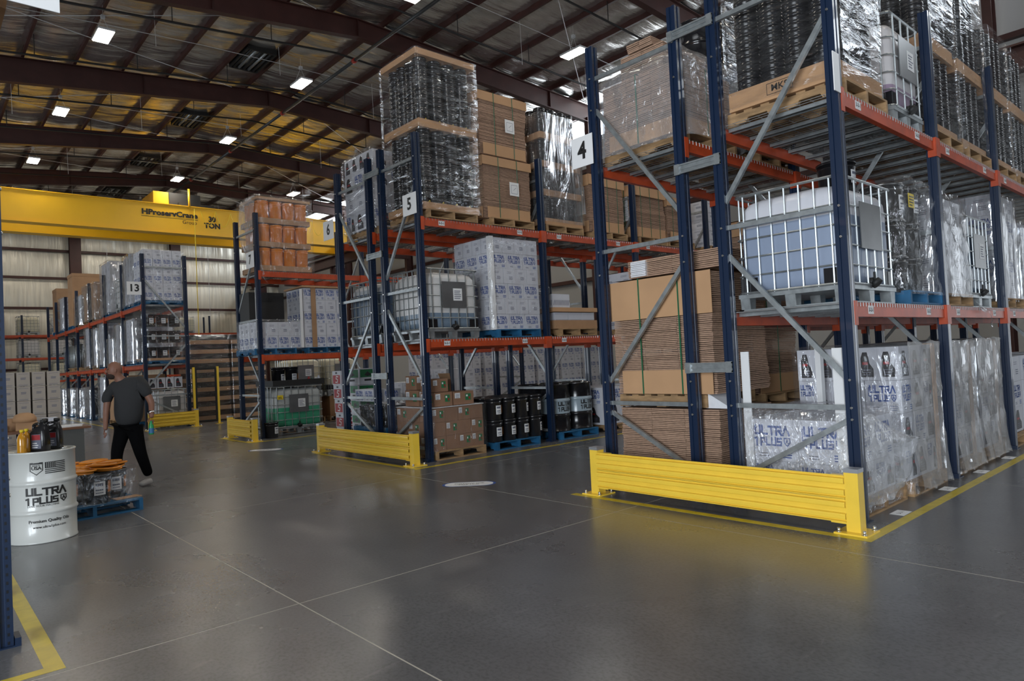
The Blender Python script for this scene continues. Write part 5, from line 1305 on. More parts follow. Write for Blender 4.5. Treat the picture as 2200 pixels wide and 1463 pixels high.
tray(5.26, 6.36, 22.05, 23.1, z + 0.10, z + 0.17, 'brown tray under the dark banded load of rack 13')
for k, (a, b, zt, kd) in enumerate(((23.2, 24.3, 3.35, 'white'), (24.7, 25.7, 3.3, 'white'), (25.9, 26.9, 2.9, 'white'), (27.2, 28.3, 3.5, 'white'), (28.5, 29.4, 3.4, 'white'), (29.7, 30.8, 3.5, 'white'))):
    w13(a, b, z, zt, kd, 'the silver load %s along the middle shelf of rack 13' % ORD[k], 'filmheavy', 4, box='text')
for k in range(2):
    pallet(5.82, 32.6 + k * 1.6, z, 'wood', 'pallet of the upright tubes %s on rack 13' % ['near', 'far'][k], PI / 2)
    for i in range(8):
        tag(put('upright_tube', MB().tube((0, 0, 0), (0, 0, 0.95), 0.06, 10).mesh('upright_tube', 'galv'), None, (5.38, 32.2 + k * 1.6 + i * 0.14, z + 0.14)), 'silver tube %s of the %s row on the middle shelf of rack 13' % (ORD[i], ['near', 'far'][k]), 'tube', 'upright silver tubes')
ibc(5.9, 36.2, z, 'blue banded caged tank deep on the middle shelf of rack 13', 'darkblue', 1.0, 1.0, nbars=(4, 4))
z = 0
for k, (a, b, zt, kd) in enumerate(((24.2, 25.3, 1.6, 'brown'), (25.8, 27.0, 1.6, 'brown'), (27.4, 28.5, 1.6, 'white'), (30.0, 31.0, 1.2, 'black'), (32.0, 33.0, 1.2, 'white'), (34.0, 35.0, 1.2, 'white'), (36.0, 37.0, 1.2, 'white'))):
    w13(a, b, z, zt, kd, 'the floor load %s along rack 13' % ORD[k], 'filmheavy' if k > 1 else None, 4)

# far rack: caged tanks
cols_ = ['cream', 'greywhite']
for k, x in enumerate((5.65, 7.35, 3.6, 8.6, 9.9, 11.6, 13.0, 14.6)):
    for lv, z in ((0, 1.60), (1, 3.02), (2, 4.40)):
        c_ = ('lowblue' if lv == 2 and k == 1 else ('darkblue' if (k + lv) % 4 == 3 else cols_[lv % 2]))
        if x > 9.5 and lv < 2: continue
        ibc(x, 50.6, z + 0.01, 'far caged tank on the back wall rack, %s level, %s from the left' % (['lowest', 'middle', 'top'][lv], ['third', 'fourth', 'first', 'fifth', 'sixth', 'seventh', 'eighth', 'ninth'][k]), c_, 1.1, 1.0, plate=False, black=False, nbars=(6, 2))

# yellow posted gate and the banded stacks behind it
t = thing('mesh_gate', 'dark mesh gate between two yellow posts left of rack 7', 'gate', (6.52, 21.85, 0))
for i, x in enumerate((0, 0.70)):
    p = put('gate_post', MB().box(-0.03, -0.03, 0.01, 0.03, 0.03, 1.76).box(-0.1, -0.08, 0, 0.1, 0.08, 0.012).mesh('gate_post', 'yellow'), t, (x, 0, 0))
fr = MB().box(0.04, -0.015, 0.10, 0.09, 0.015, 1.72).box(0.61, -0.015, 0.10, 0.66, 0.015, 1.72).box(0.09, -0.015, 1.67, 0.61, 0.015, 1.72).box(0.09, -0.015, 0.10, 0.61, 0.015, 0.14)
put('gate_frame', fr.mesh('gate_frame', 'blackm'), t)
ms = MB()
for i in range(13): ms.tube((0.09 + i * 0.04, 0, 0.14), (0.09 + i * 0.04, 0, 1.67), 0.003, 3, caps=False)
for i in range(38): ms.tube((0.09, 0, 0.14 + i * 0.04), (0.61, 0, 0.14 + i * 0.04), 0.003, 3, caps=False)
put('gate_mesh', ms.mesh('gate_mesh', 'blackm'), t, kind='stuff')
for q, (xa, xb) in enumerate(((6.75, 8.0), (8.06, 9.2))):
    for k in range(9):
        z = 0.06 + k * 0.305
        nm = '%s layer of the %s banded stack behind the yellow gate' % (ORD[k] if k < 8 else 'top', ['left', 'right'][q])
        tray(xa, xb, 23.0, 24.1, z, z + 0.13, 'brown tray, ' + nm, 'card')
        tag(put('wrapped_parts', MB().box(xa + 0.03, 23.03, z + 0.007, xb - 0.03, 24.05, z + 0.30).mesh('wrapped_parts', 'black')), 'dark wrapped goods, ' + nm, 'goods')
    film(xa - 0.02, xb + 0.02, 22.97, 24.13, 0.03, 2.82, 'clear film around the %s banded stack behind the yellow gate' % ['left', 'right'][q], 'filmh', 0.014)
    pallet((xa + xb) / 2, 23.5, -0.085, 'wood', 'x') if False else None

# ================================================================ LEFT SIDE
# white lettered drum
t = thing('drum', 'white steel drum with black lettering and flag at the left', 'drum', (1.0, 8.25, 0), 0)
put('barrel', drum_mesh('whitedrum'), t)
put('bung', bungm, t)
R = 0.287; base_a = math.atan2(-8.25, -1.0) + 0.09
mb = MB()
def cyl(quads, R=0.2885, m=None, sub=None):
    for q in quads:
        mb.poly([(R * math.cos(base_a + a / R), R * math.sin(base_a + a / R), b) for a, b in q], 0)
def subdiv(q, n):  # split a quad (0-1 / 3-2 long edges) so that it follows the barrel
    (ax, ay), (bx, by), (cx, cy), (dx, dy) = q; out = []
    for i in range(n):
        s, e = i / n, (i + 1) / n
        out.append([(ax + (bx - ax) * s, ay + (by - ay) * s), (ax + (bx - ax) * e, ay + (by - ay) * e), (dx + (cx - dx) * e, dy + (cy - dy) * e), (dx + (cx - dx) * s, dy + (cy - dy) * s)])
    return out
for q in xf(LOGO, 0.34, 0.30, 0.01, 0.455): cyl(subdiv(q, 3))
cyl(text2d('LOVE YOUR MACHINE', 0.028, 0.0) and [[(a - 0.02, b + 0.362) for a, b in q] for q in text2d('LOVE YOUR MACHINE', 0.026)])
cyl([[(a + 0.03, b + 0.215) for a, b in q] for q in text2d('Premium Quality Oils', 0.040, 0.02)])
cyl([[(a + 0.03, b + 0.160) for a, b in q] for q in text2d('www.ultra1plus.com', 0.034, 0.01)])
# flag: field and stripes
fx0, fx1, fy0, fy1 = 0.0, 0.18, 0.665, 0.775
cyl(subdiv(rect(fx0, fy0 + 0.050, fx0 + 0.085, fy1), 4))
for i in range(7):
    yb = fy0 + (fy1 - fy0) * (2 * i) / 13
    x0_ = fx0 if i < 3 else fx0 + 0.085
    cyl(subdiv(rect(x0_, yb, fx1, yb + (fy1 - fy0) / 13), 6))
# shield badge
for q in strokes([[(-0.12, 0.775), (-0.12, 0.70), (-0.07, 0.66), (-0.02, 0.70), (-0.02, 0.775), (-0.12, 0.775)]], 0.006): cyl([q])
cyl(subdiv(rect(-0.12, 0.76, -0.02, 0.775), 3))
cyl([[(a - 0.07, b + 0.722) for a, b in q] for q in text2d('USA', 0.045, 0.03)])
cyl([[(a - 0.07, b + 0.748) for a, b in q] for q in text2d('MADE IN', 0.016, 0.01)])
put('lettering', mb.mesh('lettering', 'black_ink'), t)
mb = MB()
for i in range(5):
    for j in range(4):
        a0, b0 = 0.012 + i * 0.015, fy0 + 0.058 + j * 0.013
        mb.poly([(0.2895 * math.cos(base_a + a / 0.2885), 0.2895 * math.sin(base_a + a / 0.2885), b) for a, b in rect(a0, b0, a0 + 0.006, b0 + 0.006)], 0)
put('flag_stars', mb.mesh('flag_stars', 'whitedrum'), t)
# bottles on the drum
def jugbottle(x, y, rz, label):
    t = thing('oil_jug', label, 'bottle', (x, y, 0.868), rz, 'black oil jugs')
    mb = MB(); k = None
    for z, w, d, off in ((0, 0.08, 0.05, 0), (0.01, 0.085, 0.055, 0), (0.12, 0.085, 0.055, 0), (0.19, 0.075, 0.05, 0.005), (0.23, 0.05, 0.04, 0.02), (0.25, 0.024, 0.024, 0.04), (0.285, 0.022, 0.022, 0.042)):
        pr = rring(w, d, min(w, d) * 0.5, 3); b = len(mb.v); mb.v += [(a + off, c, z) for a, c in pr]; n = len(pr)
        if k is not None:
            for i in range(n): mb.face([k + i, k + (i + 1) % n, b + (i + 1) % n, b + i], 0, True)
        else: mb.face([b + i for i in range(n)][::-1])
        k = b
    mb.face([k + i for i in range(n)])
    mb.tube((-0.06, 0, 0.2), (-0.055, 0, 0.262), 0.012, 8).tube((-0.055, 0, 0.262), (0.03, 0, 0.268), 0.012, 8)
    put('jug_body', mb.mesh('jug_body', 'black'), t)
    put('jug_cap', MB().lathe([(0.027, 0.28), (0.027, 0.305), (0.02, 0.308)], 14, 0.042, 0).mesh('jug_cap', 'blackm'), t)
    m = MB().box(-0.04, -0.0585, 0.03, 0.055, -0.0555, 0.17, 1).box(-0.035, -0.060, 0.115, 0.05, -0.0585, 0.165, 0)
    decal(m, bars2d(3, -0.03, 0.04, 0.04, 0.10, 0.4), fr_nY(-0.0595), 2)
    m.box(-0.0885, -0.03, 0.03, -0.0855, 0.03, 0.17, 1).box(-0.090, -0.025, 0.12, -0.0885, 0.025, 0.165, 0)
    put('jug_label', m.mesh('jug_label', ['redp', 'greyink', 'paper']), t)
jugbottle(0.98, 8.17, -0.75, 'black oil jug with a red label on the white drum, left one')
jugbottle(1.11, 8.33, -0.5, 'black oil jug with a red label on the white drum, right one')
jugbottle(1.02, 8.38, 0.4, 'third black oil jug standing behind the other two on the drum')
def amber(x, y, label):
    t = thing('oil_bottle', label, 'bottle', (x, y, 0.868), 0, 'amber bottles')
    put('bottle_body', MB().lathe([(0.038, 0), (0.041, 0.01), (0.041, 0.14), (0.03, 0.175), (0.014, 0.195), (0.014, 0.21)], 18).mesh('bottle_body', 'amber'), t)
    put('bottle_cap', MB().lathe([(0.018, 0.205), (0.018, 0.23)], 12).mesh('bottle_cap', 'yellowp'), t)
amber(0.83, 8.09, 'amber oil bottle at the left edge of the white drum lid')
amber(0.88, 8.20, 'second amber oil bottle just behind the first on the drum')
# blue pallet with pails and a heap of orange lids
pallet(1.50, 9.46, 0, 'blue', 'blue pallet on the floor right of the white drum', 0.10)
for i, (x, y) in enumerate(((1.42, 9.0), (1.74, 9.02), (1.95, 9.28), (1.55, 9.33), (1.28, 9.38), (1.86, 9.62), (1.55, 9.68))):
    pail(x - 0.13, y + 0.06, 0.14, 'black pail %s in the film wrapped cluster on the blue pallet at left' % ORD[i], 'black pails at left', 0.152, 0.33)
film(1.08, 2.0, 8.9, 9.88, 0.12, 0.50, 'clear film around the black pail cluster at the left', 'film', 0.01, top=False)
lidm = MB().lathe([(0.15, 0), (0.155, 0.004), (0.155, 0.018), (0.14, 0.022), (0.138, 0.012), (0.03, 0.012)], 22).mesh('pail_lid_loose', 'lid')
r_ = random.Random(12)
spots = [(1.36, 9.02), (1.60, 9.0), (1.84, 9.08), (1.46, 9.2), (1.72, 9.22), (1.95, 9.32), (1.34, 9.4), (1.6, 9.42), (1.84, 9.52), (1.5, 9.62)]
nn = 0
for lay in range(3):
    for i, (x, y) in enumerate(spots):
        if lay and (i % 3 == lay - 1): continue
        nn += 1
        o = tag(put('orange_lid', lidm, None, (x - 0.12 + r_.uniform(-.05, .05), y + 0.06 + r_.uniform(-.05, .05), 0.482 + lay * 0.028 + (i % 3) * 0.004)), 'flat orange pail lid in the heap on the black pails', 'lid', 'heap of orange lids')
        o.rotation_euler = (r_.uniform(-.07, .07), r_.uniform(-.07, .07), 0)
tag(put('card_scrap', MB().box(0, 0, 0, 0.28, 0.16, 0.006).mesh('card_scrap', 'card2'), None, (1.80, 9.0, 0.142), 0.2), 'scrap of cardboard on the corner of the blue pallet', 'cardboard')
# desk
t = thing('desk', 'grey steel desk with brown top behind the white drum', 'desk', (1.55, 13.9, 0))
put('desk_top', MB().box(-0.85, -0.42, 0.73, 0.80, 0.42, 0.765).mesh('desk_top', 'desk'), t)
put('side_panel', MB().box(0.66, -0.38, 0, 0.70, 0.38, 0.73).mesh('side_panel', 'deskgrey'), t)
put('side_panel', MB().box(-0.74, -0.38, 0, -0.70, 0.38, 0.73).mesh('side_panel', 'deskgrey'), t)
put('front_panel', MB().box(0.0, -0.38, 0.02, 0.66, -0.36, 0.73).mesh('front_panel', 'deskgrey'), t)
tag(put('paper_stack', MB().box(-0.2, -0.14, 0, 0.2, 0.14, 0.02).box(-0.12, -0.1, 0.02, 0.24, 0.16, 0.03).mesh('paper_stack', 'paper'), None, (2.02, 13.75, 0.765), 0.3), 'stack of papers on the right end of the brown desk', 'papers')
tag(put('small_carton', MB().box(0, 0, 0, 0.22, 0.2, 0.17).mesh('small_carton', 'white'), None, (1.72, 13.95, 0.765)), 'small white box in the middle of the brown desk', 'box')
tag(put('small_carton', MB().box(0, 0, 0, 0.18, 0.2, 0.2).mesh('small_carton', 'card'), None, (1.2, 13.9, 0.765)), 'small brown box on the desk behind the oil jugs', 'box')
tag(put('card_dome', MB().lathe([(0.17, 0), (0.17, 0.06), (0.13, 0.12), (0.06, 0.15)], 18).mesh('card_dome', 'card2'), None, (1.47, 13.9, 0.90)), 'rounded tan hat-like cardboard piece above the desk boxes', 'cardboard')
tag(put('small_carton', MB().box(0, 0, 0, 0.3, 0.24, 0.134).mesh('small_carton', 'card2'), None, (1.34, 13.8, 0.765)), 'flat tan box under the rounded cardboard piece on the desk', 'box')
for i in range(3): tag(put('desk_item', MB().box(0, 0, 0, 0.12, 0.09, 0.04 + 0.03 * i).mesh('desk_item', ['redp', 'white', 'black'][i]), None, (0.82 + i * 0.13, 13.7 + 0.05 * i, 0.765)), '%s small item at the left end of the brown desk' % ['red', 'white', 'black'][i], 'desk item')
tag(put('paper_cup', MB().lathe([(0.028, 0), (0.036, 0.09)], 14).mesh('paper_cup', 'paper'), None, (1.14, 13.62, 0.765)), 'pale paper cup on the desk', 'cup')
# tall pale cartons behind the desk
pallet(1.72, 15.95, 0, 'wood', 'wooden pallet under the tall tan cartons behind the desk')
for i in range(4):
    for k in range(6):
        carton('wine', 1.3 + i * 0.235, 1.51 + i * 0.235, 15.5, 15.85, 0.14 + k * 0.268, 0.405 + k * 0.268, 'narrow pale carton behind the desk, column %s, row %s' % (ORD[i], ORD[k]), 'narrow pale cartons')
# cardboard bundle on the cut off rack at top left
flats(-0.62, 0.36, 5.15, 6.2, 3.91, 4.6, 'cardboard bundle at the top left edge of the photo', 40, straps=0)
pallet(-0.12, 5.68, 3.767, 'wood', 'wooden pallet under the cardboard bundle at the top left edge')
tag(put('card_flap', MB().extrude([(0, 0), (0.10, 0.28), (0.16, 0.3), (0.12, -0.02)], lambda a, b: (0.40 + a, 5.2, 3.92 + b), lambda a, b: (0.40 + a, 6.1, 3.92 + b)).mesh('card_flap', 'card2')), 'loose flap of the cardboard bundle at the top left edge', 'box flap')

# ================================================================ CRANE
t = thing('bridge_crane', 'yellow overhead bridge crane spanning the hall near the back wall', 'crane', (0, 36.5, 0))
gir = MB().box(-6, -0.25, 8.64, 20.4, 0.25, 10.0).box(-6, -0.32, 8.60, 20.4, 0.32, 8.64).box(-6, -0.32, 10.0, 20.4, 0.32, 10.04)
gm_ = gir.mesh('girder', 'crane'); g1 = put('girder', gm_, t); put('girder', gm_, t, (0, 2.6, 0))
put('end_truck', MB().box(20.3, -0.9, 8.7, 20.75, 3.5, 9.3).mesh('end_truck', 'crane'), t)
tr = put('trolley', MB().box(10.1, 0.2, 10.1, 11.6, 2.4, 10.75).box(10.5, 0.0, 10.05, 12.2, 2.6, 10.25).mesh('trolley', 'blackm'), t)
put('trolley_housing', MB().box(9.35, 0.1, 10.1, 10.05, 2.2, 10.72).mesh('trolley_housing', 'crane'), t)
put('cable_arm', MB().tube((10.9, -0.3, 10.9), (10.9, -0.3, 9.9), 0.05, 8).mesh('cable_arm', 'crane'), t)
mb = MB()
decal(mb, xf(text2d('HProservCrane', 0.36, 0.045), 1.12, 1.0), fr_nY(-0.27, 10.0, 9.56), 0); decal(mb, [rect(8.7, 9.34, 11.3, 9.36)], lambda a, b: (a, -0.27, b), 0)
decal(mb, text2d('Group', 0.26, 0.0), fr_nY(-0.27, 10.9, 9.20), 0)
decal(mb, text2d('30', 0.36, 0.05), fr_nY(-0.27, 12.0, 9.46), 0); decal(mb, text2d('TON', 0.36, 0.05), fr_nY(-0.27, 12.0, 9.12), 0)
put('lettering', mb.mesh('lettering', 'black_ink'), g1)
# festoon loops
for k in range(9):
    mb = MB(); x = 11.4 + k * 0.75; pts = [(x + 0.75 * i / 8, -0.4, 9.85 - 0.75 * math.sin(PI * i / 8) ** 0.8) for i in range(9)]
    for p, q in zip(pts[:-1], pts[1:]): mb.tube(p, q, 0.012, 5, caps=False)
    put('festoon_cable', mb.mesh('festoon_cable', 'yellowp'), t)
mb = MB().tube((11.1, -0.4, 9.9), (11.1, -0.4, 1.6), 0.02, 5); put('pendant_cable', mb.mesh('pendant_cable', 'yellowp'), t)
rw = MB().box(20.5, -10, 8.0, 20.9, 54, 8.03).box(20.69, -10, 8.03, 20.71, 54, 8.6).box(20.5, -10, 8.6, 20.9, 54, 8.65)
put('trim_2', rw.mesh('runway_beam', 'brown'), kind='structure')
for k, y in enumerate(RY[1:]):
    put('trim_3', MB().box(20.7, y - 0.1, 7.6, 22.0, y + 0.1, 8.0).mesh('runway_bracket', 'brown'), kind='structure')

# ================================================================ ROOF FITTINGS
bodym = MB().box(-0.21, -0.45, 0, 0.21, 0.45, 0.06).mesh('lamp_body', 'lampbody'); diffm = MB().box(-0.19, -0.425, -0.02, 0.19, 0.425, 0).mesh('diffuser', 'lamp')
hgm = MB()
for x in (-0.2, 0.2):
    hgm.tube((x, 0, 0.06), (0, 0, 0.55), 0.005, 4, caps=False)
hgm.tube((0, 0, 0.55), (0, 0, 0.9), 0.005, 4, caps=False).box(-0.05, -0.05, 0.5, 0.05, 0.05, 0.6)
hgm = hgm.mesh('hanger', 'lampbody')
for i, (x, y) in enumerate(LAMPS):
    if y < 1: continue
    c_, r_n = ['left', 'middle', 'right'][i // 8], ['nearest', 'second', 'third', 'fourth', 'fifth', 'sixth', 'seventh', 'farthest'][i % 8]
    t = thing('high_bay_light', 'glowing high bay light panel, %s in the %s row under the roof' % (r_n, c_), 'ceiling light', (x, y, 11.26), 0, 'high bay lights')
    put('lamp_body', bodym, t); put('diffuser', diffm, t); put('hanger', hgm, t)
# sprinkler main and branch lines
t = thing('sprinkler_main', 'long grey sprinkler main pipe hung under the roof ridge', 'pipe', (11.4, 0, 11.72))
for k in range(11):
    put('pipe_length', MB().tube((0, -9 + k * 5.8, 0), (0, min(53.9, -9 + (k + 1) * 5.8 - 0.03), 0), 0.055, 10).mesh('pipe_length', 'pipe'), t)
    put('coupling', MB().tube((0, -9 + k * 5.8 - 0.07, 0), (0, -9 + k * 5.8 + 0.07, 0), 0.08, 10).mesh('coupling', 'redfit'), t)
bl_y = [2.1, 5.8, 9.5, 13.3, 16.9, 20.5, 24.4, 28.2, 31.9, 35.6, 39.3, 43.0, 46.7, 50.4]
for k, y in enumerate(bl_y):
    t = thing('sprinkler_branch', 'thin black sprinkler branch pipe crossing under the roof, number %d from the camera' % (k + 1), 'pipe', (0, y, 0), 0, 'sprinkler branch pipes')
    put('pipe_run', MB().tube((-8, 0, ztop(-8) - 0.55), (RX, 0, ztop(RX) - 0.55), 0.034, 6).mesh('pipe_run', 'blackpipe'), t)
    put('pipe_run', MB().tube((RX, 0, ztop(RX) - 0.55), (21.8, 0, ztop(21.8) - 0.55), 0.034, 6).mesh('pipe_run', 'blackpipe'), t)
    for x in (-3.5, 0.5, 3.1, 5.9, 8.8, 13.4, 16.5, 19.6): put('drop_hanger', MB().tube((x, 0, ztop(x) - 0.55), (x, 0, ztop(x) + 0.1), 0.015, 5).mesh('drop_hanger', 'blackpipe'), t)
# cross braces and pale wires
def wire(a, b, label, sag=0.12, r=0.012, mat='cable', name='roof_cable'):
    a = Vector(a); b = Vector(b); mb = MB(); n = 10; pts = [a.lerp(b, i / n) + Vector((0, 0, -sag * math.sin(PI * i / n))) for i in range(n + 1)]
    for p, q in zip(pts[:-1], pts[1:]): mb.tube(p, q, r, 5, caps=False)
    return tag(put(name, mb.mesh(name, mat)), label, 'cable', 'roof cables')
for k in range(1, 8):
    y = RY[k]
    wire((-4, y + 0.2, ztop(-4) - 0.1), (9.5, y + 6.9, ztop(9.5) - 0.1), 'diagonal pale bracing cable under the left roof slope, bay %d' % k, 0.05)
    wire((9.5, y + 0.2, ztop(9.5) - 0.1), (-4, y + 6.9, ztop(-4) - 0.1), 'crossing pale bracing cable under the left roof slope, bay %d' % k, 0.05)
    wire((12.5, y + 0.2, ztop(12.5) - 0.1), (21.5, y + 6.9, ztop(21.5) - 0.1), 'diagonal pale bracing cable under the right roof slope, bay %d' % k, 0.05)
    wire((-6, y + 3.4, ztop(-6) - 0.2), (21, y + 3.7, ztop(21) - 0.25), 'drooping pale cable running across the roof, bay %d' % k, -0.75, 0.01)
    for q in range(5):
        x = 1.5 + q * 4.1 + (k % 2) * 1.3
        wire((x, y + 1.2 + q * 0.9, ztop(x)), (x + 0.02, y + 1.2 + q * 0.9, ztop(x) - rnd.uniform(0.9, 1.5)), 'thin hanging drop wire %d in roof bay %d' % (q + 1, k), 0, 0.006)
# exhaust ridge vents seen as ribbed dark louvres
for k in range(0, 7):
    y = RY[k + 1] + 4.4
    t = thing('roof_fan', 'dark ribbed unit ventilator between the purlins, roof bay %d' % (k + 1), 'ventilator', (9.35, y, ztop(9.35) - 0.05), 0, 'roof ventilators')
    put('fan_frame', MB().box(-0.5, -0.9, 0, -0.44, 0.9, 0.2).box(0.44, -0.9, 0, 0.5, 0.9, 0.2).box(-0.44, -0.9, 0, 0.44, -0.84, 0.2).box(-0.44, 0.84, 0, 0.44, 0.9, 0.2).mesh('fan_frame', 'blackm'), t)
    for i in range(5): put('fan_tube', MB().tube((-0.34 + i * 0.17, -0.84, 0.05), (-0.34 + i * 0.17, 0.84, 0.05), 0.045, 8).mesh('fan_tube', 'galv' if i in (1, 3) else 'blackm'), t)
for x in (1.0, 3.6, 10.6, 12.4, 17.3):
    wire((x, 53.5, 10.5), (x + 0.03, 53.5, 1.0), 'thin pale cord hanging before the back wall at %.0f' % (x * 10), 0, 0.015, name='hanging_cord')

# ================================================================ MAN
er = Vector((math.cos(yaw), -math.sin(yaw), 0)); eb = Vector((-math.sin(yaw), -math.cos(yaw), 0))   # right / toward the photographer
P0 = Vector((2.58, 10.84, 0))
def pt(a, b, z): return er * a + eb * b + Vector((0, 0, z))
man = thing('person', 'bald bearded man in a grey polo shirt and black trousers striding with a green bottle', 'person', P0)
def skin(name, nodes, edges, mat, sub=2, root=0, parent=man):
    me = bpy.data.meshes.new(name); me.from_pydata([tuple(pt(*n[:3])) for n in nodes], edges, [])
    o = bpy.data.objects.new(name, me); C.objects.link(o)
    m = o.modifiers.new('skin', 'SKIN'); m.use_smooth_shade = True
    for i, n in enumerate(nodes):
        r = n[3]; me.skin_vertices[0].data[i].radius = (r, n[4] if len(n) > 4 else r)
    me.skin_vertices[0].data[root].use_root = True
    s = o.modifiers.new('sub', 'SUBSURF'); s.levels = sub; s.render_levels = sub
    dg = bpy.context.evaluated_depsgraph_get(); m2 = bpy.data.meshes.new_from_object(o.evaluated_get(dg))
    bpy.data.objects.remove(o)
    m2.name = name; m2.materials.clear(); m2.materials.append(MT[mat])
    for p in m2.polygons: p.use_smooth = True
    return put(name, m2, parent)
# body (skin): pelvis root, torso, neck, head, arms
N = [(-0.26, 0, 0.92, 0.11), (-0.25, 0, 1.12, 0.11), (-0.26, 0.0, 1.34, 0.12), (-0.31, 0.02, 1.47, 0.10), (-0.355, 0.05, 1.55, 0.062), (-0.38, 0.07, 1.61, 0.075), (-0.39, 0.08, 1.675, 0.092), (-0.39, 0.08, 1.73, 0.07),
     (-0.12, 0.0, 1.42, 0.085), (-0.02, -0.02, 1.36, 0.062), (0.06, -0.03, 1.17, 0.047), (0.10, 0.06, 1.01, 0.034), (0.115, 0.09, 0.955, 0.034),
     (-0.42, 0.05, 1.38, 0.08), (-0.50, 0.08, 1.30, 0.058), (-0.52, 0.10, 1.08, 0.046), (-0.50, 0.16, 0.88, 0.033), (-0.49, 0.18, 0.82, 0.034),
     (-0.33, 0.0, 0.86, 0.08), (-0.19, 0.0, 0.86, 0.08)]
Ed = [(0, 1), (1, 2), (2, 3), (3, 4), (4, 5), (5, 6), (6, 7), (2, 8), (8, 9), (9, 10), (10, 11), (11, 12), (2, 13), (13, 14), (14, 15), (15, 16), (16, 17), (0, 18), (0, 19)]
skin('body', N, Ed, 'skin')
# fingers
def hand(base, fdir, side, label):
    bx = Vector(base); f = Vector(fdir).normalized(); sd = Vector(side).normalized()
    for i, ln in enumerate((0.07, 0.08, 0.075, 0.06)):
        o = bx + sd * (i - 1.5) * 0.019
        p1 = o + f * ln * 0.55; p2 = p1 + (f * 0.6 + Vector((0, 0.8, -0.2))) * ln * 0.5
        skin('finger', [(*o, 0.010), (*p1, 0.009), (*p2, 0.007)], [(0, 1), (1, 2)], 'skin', 1)
    o = bx - sd * 0.035 - f * 0.03; p1 = o - sd * 0.025 + f * 0.03; p2 = p1 + f * 0.035 + Vector((0, 0.02, 0))
    skin('thumb', [(*o, 0.012), (*p1, 0.010), (*p2, 0.008)], [(0, 1), (1, 2)], 'skin', 1)
hand((0.12, 0.10, 0.935), (0.05, 0.1, -1), (1, 0.3, 0), '')
hand((-0.487, 0.19, 0.795), (0.1, 0.1, -1), (0.6, 0.6, 0), '')
# polo shirt
skin('polo_shirt', [(-0.26, 0, 0.83, 0.19), (-0.25, 0.01, 1.08, 0.20), (-0.27, 0.01, 1.36, 0.185), (-0.345, 0.03, 1.54, 0.09),
                    (-0.12, 0.0, 1.46, 0.115), (-0.03, -0.02, 1.38, 0.095), (0.035, -0.025, 1.25, 0.075), (-0.44, 0.05, 1.42, 0.11), (-0.51, 0.08, 1.31, 0.085), (-0.525, 0.09, 1.18, 0.07)],
     [(0, 1), (1, 2), (2, 3), (2, 4), (4, 5), (5, 6), (2, 7), (7, 8), (8, 9)], 'shirt')
# trousers
skin('trousers', [(-0.26, 0, 1.0, 0.165), (-0.34, 0.02, 0.80, 0.115), (-0.39, 0.10, 0.50, 0.085), (-0.385, 0.13, 0.12, 0.065), (-0.18, 0.0, 0.80, 0.115), (-0.10, 0.02, 0.47, 0.085), (-0.005, -0.02, 0.12, 0.065)],
     [(0, 1), (1, 2), (2, 3), (0, 4), (4, 5), (5, 6)], 'trouser')
skin('trousers', [(-0.26, 0, 0.94, 0.165), (-0.26, 0, 0.80, 0.16)], [(0, 1)], 'trouser')
for (a, b, rz_) in ((-0.39, 0.15, 0), (-0.012, 0.0, 0)):
    s = skin('shoe', [(a + 0.02, b - 0.05, 0.055, 0.05, 0.05), (a - 0.01, b + 0.05, 0.05, 0.05, 0.045), (a - 0.035, b + 0.16, 0.036, 0.045, 0.034)], [(0, 1), (1, 2)], 'shoe')
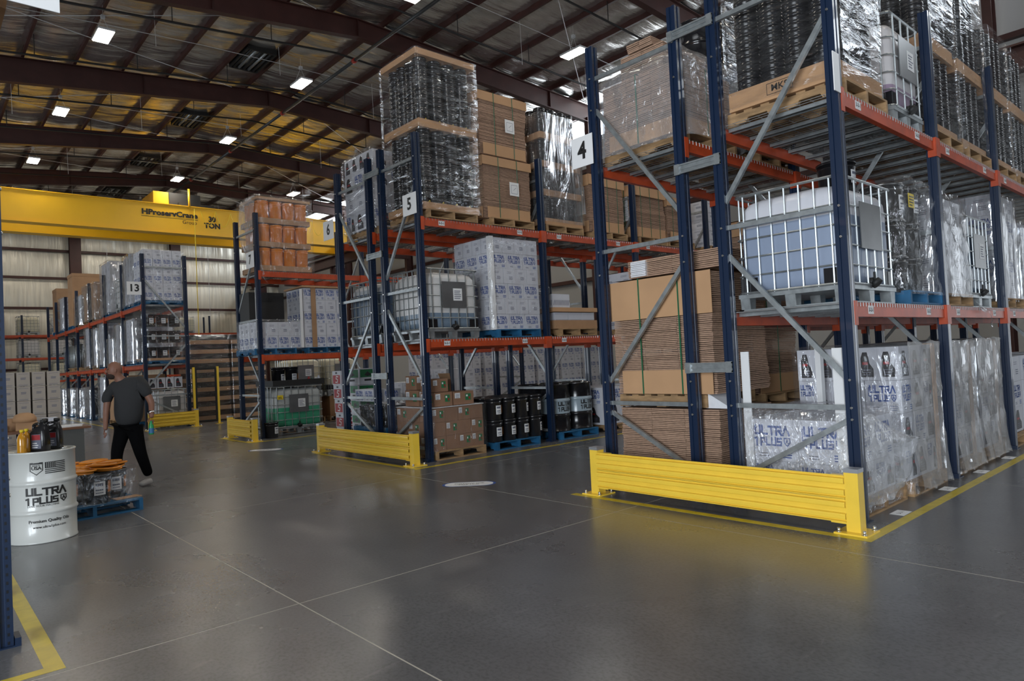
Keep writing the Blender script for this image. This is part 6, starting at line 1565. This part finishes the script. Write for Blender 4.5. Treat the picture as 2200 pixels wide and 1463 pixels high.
# face
c = pt(-0.39, 0.08, 1.665); fd = (er * -0.80 + eb * 0.60).normalized(); sdv = Vector((-fd.y, fd.x, 0))
hd = MB()
def ell(mb, c, rx, ry, rz, mi=0, n=14, m=9, f=fd, s=sdv):
    k = len(mb.v)
    for j in range(m + 1):
        th = PI * j / m
        for i in range(n):
            ph = 2 * PI * i / n; q = c + f * (rx * math.sin(th) * math.cos(ph)) + s * (ry * math.sin(th) * math.sin(ph)) + Vector((0, 0, rz * math.cos(th)))
            mb.v.append(tuple(q))
    for j in range(m):
        for i in range(n): mb.face([k + j * n + i, k + j * n + (i + 1) % n, k + (j + 1) * n + (i + 1) % n, k + (j + 1) * n + i], mi, True)
ell(hd, c, 0.098, 0.078, 0.122); ell(hd, c + fd * 0.035 + Vector((0, 0, -0.06)), 0.065, 0.058, 0.065)
ell(hd, c + fd * 0.102 + Vector((0, 0, -0.015)), 0.018, 0.014, 0.026)
for s_ in (-1, 1): ell(hd, c + sdv * (0.08 * s_) + Vector((0, 0, -0.01)), 0.018, 0.008, 0.03)
put('head', hd.mesh('head', 'skin'), man)
ey = MB()
for s_ in (-1, 1):
    ell(ey, c + fd * 0.087 + sdv * (0.032 * s_) + Vector((0, 0, 0.012)), 0.010, 0.013, 0.008)
    ell(ey, c + fd * 0.089 + sdv * (0.032 * s_) + Vector((0, 0, 0.032)), 0.008, 0.02, 0.004)
put('eyes', ey.mesh('eyes', 'beard'), man)
bd = MB(); ell(bd, c + fd * 0.040 + Vector((0, 0, -0.078)), 0.068, 0.062, 0.055); ell(bd, c + fd * 0.088 + Vector((0, 0, -0.045)), 0.018, 0.028, 0.008)
put('beard', bd.mesh('beard', 'beard'), man)
put('mouth', (lambda m_: (ell(m_, c + fd * 0.100 + Vector((0, 0, -0.060)), 0.010, 0.020, 0.004), m_.mesh('mouth', 'redp'))[1])(MB()), man)
put('wrist_watch', MB().tube(pt(0.085, 0.035, 1.045), pt(0.097, 0.05, 1.02), 0.042, 14).mesh('wrist_watch', 'bolt'), man, label='silver wrist watch')
bt = P0 + pt(0.125, 0.125, 0.73)
t = thing('drink_bottle', 'green drink bottle with blue base in the hand of the man', 'bottle', bt)
put('bottle_body', MB().lathe([(0.03, 0), (0.034, 0.01), (0.034, 0.12), (0.014, 0.17), (0.014, 0.19)], 16).mesh('bottle_body', pm('green_bottle', (0.03, 0.35, 0.12), 0.3)), t)
put('bottle_label', MB().lathe([(0.0345, 0.02), (0.0345, 0.09)], 16, cap=False).mesh('bottle_label', pm('blue_label', (0.04, 0.18, 0.40), 0.4)), t)
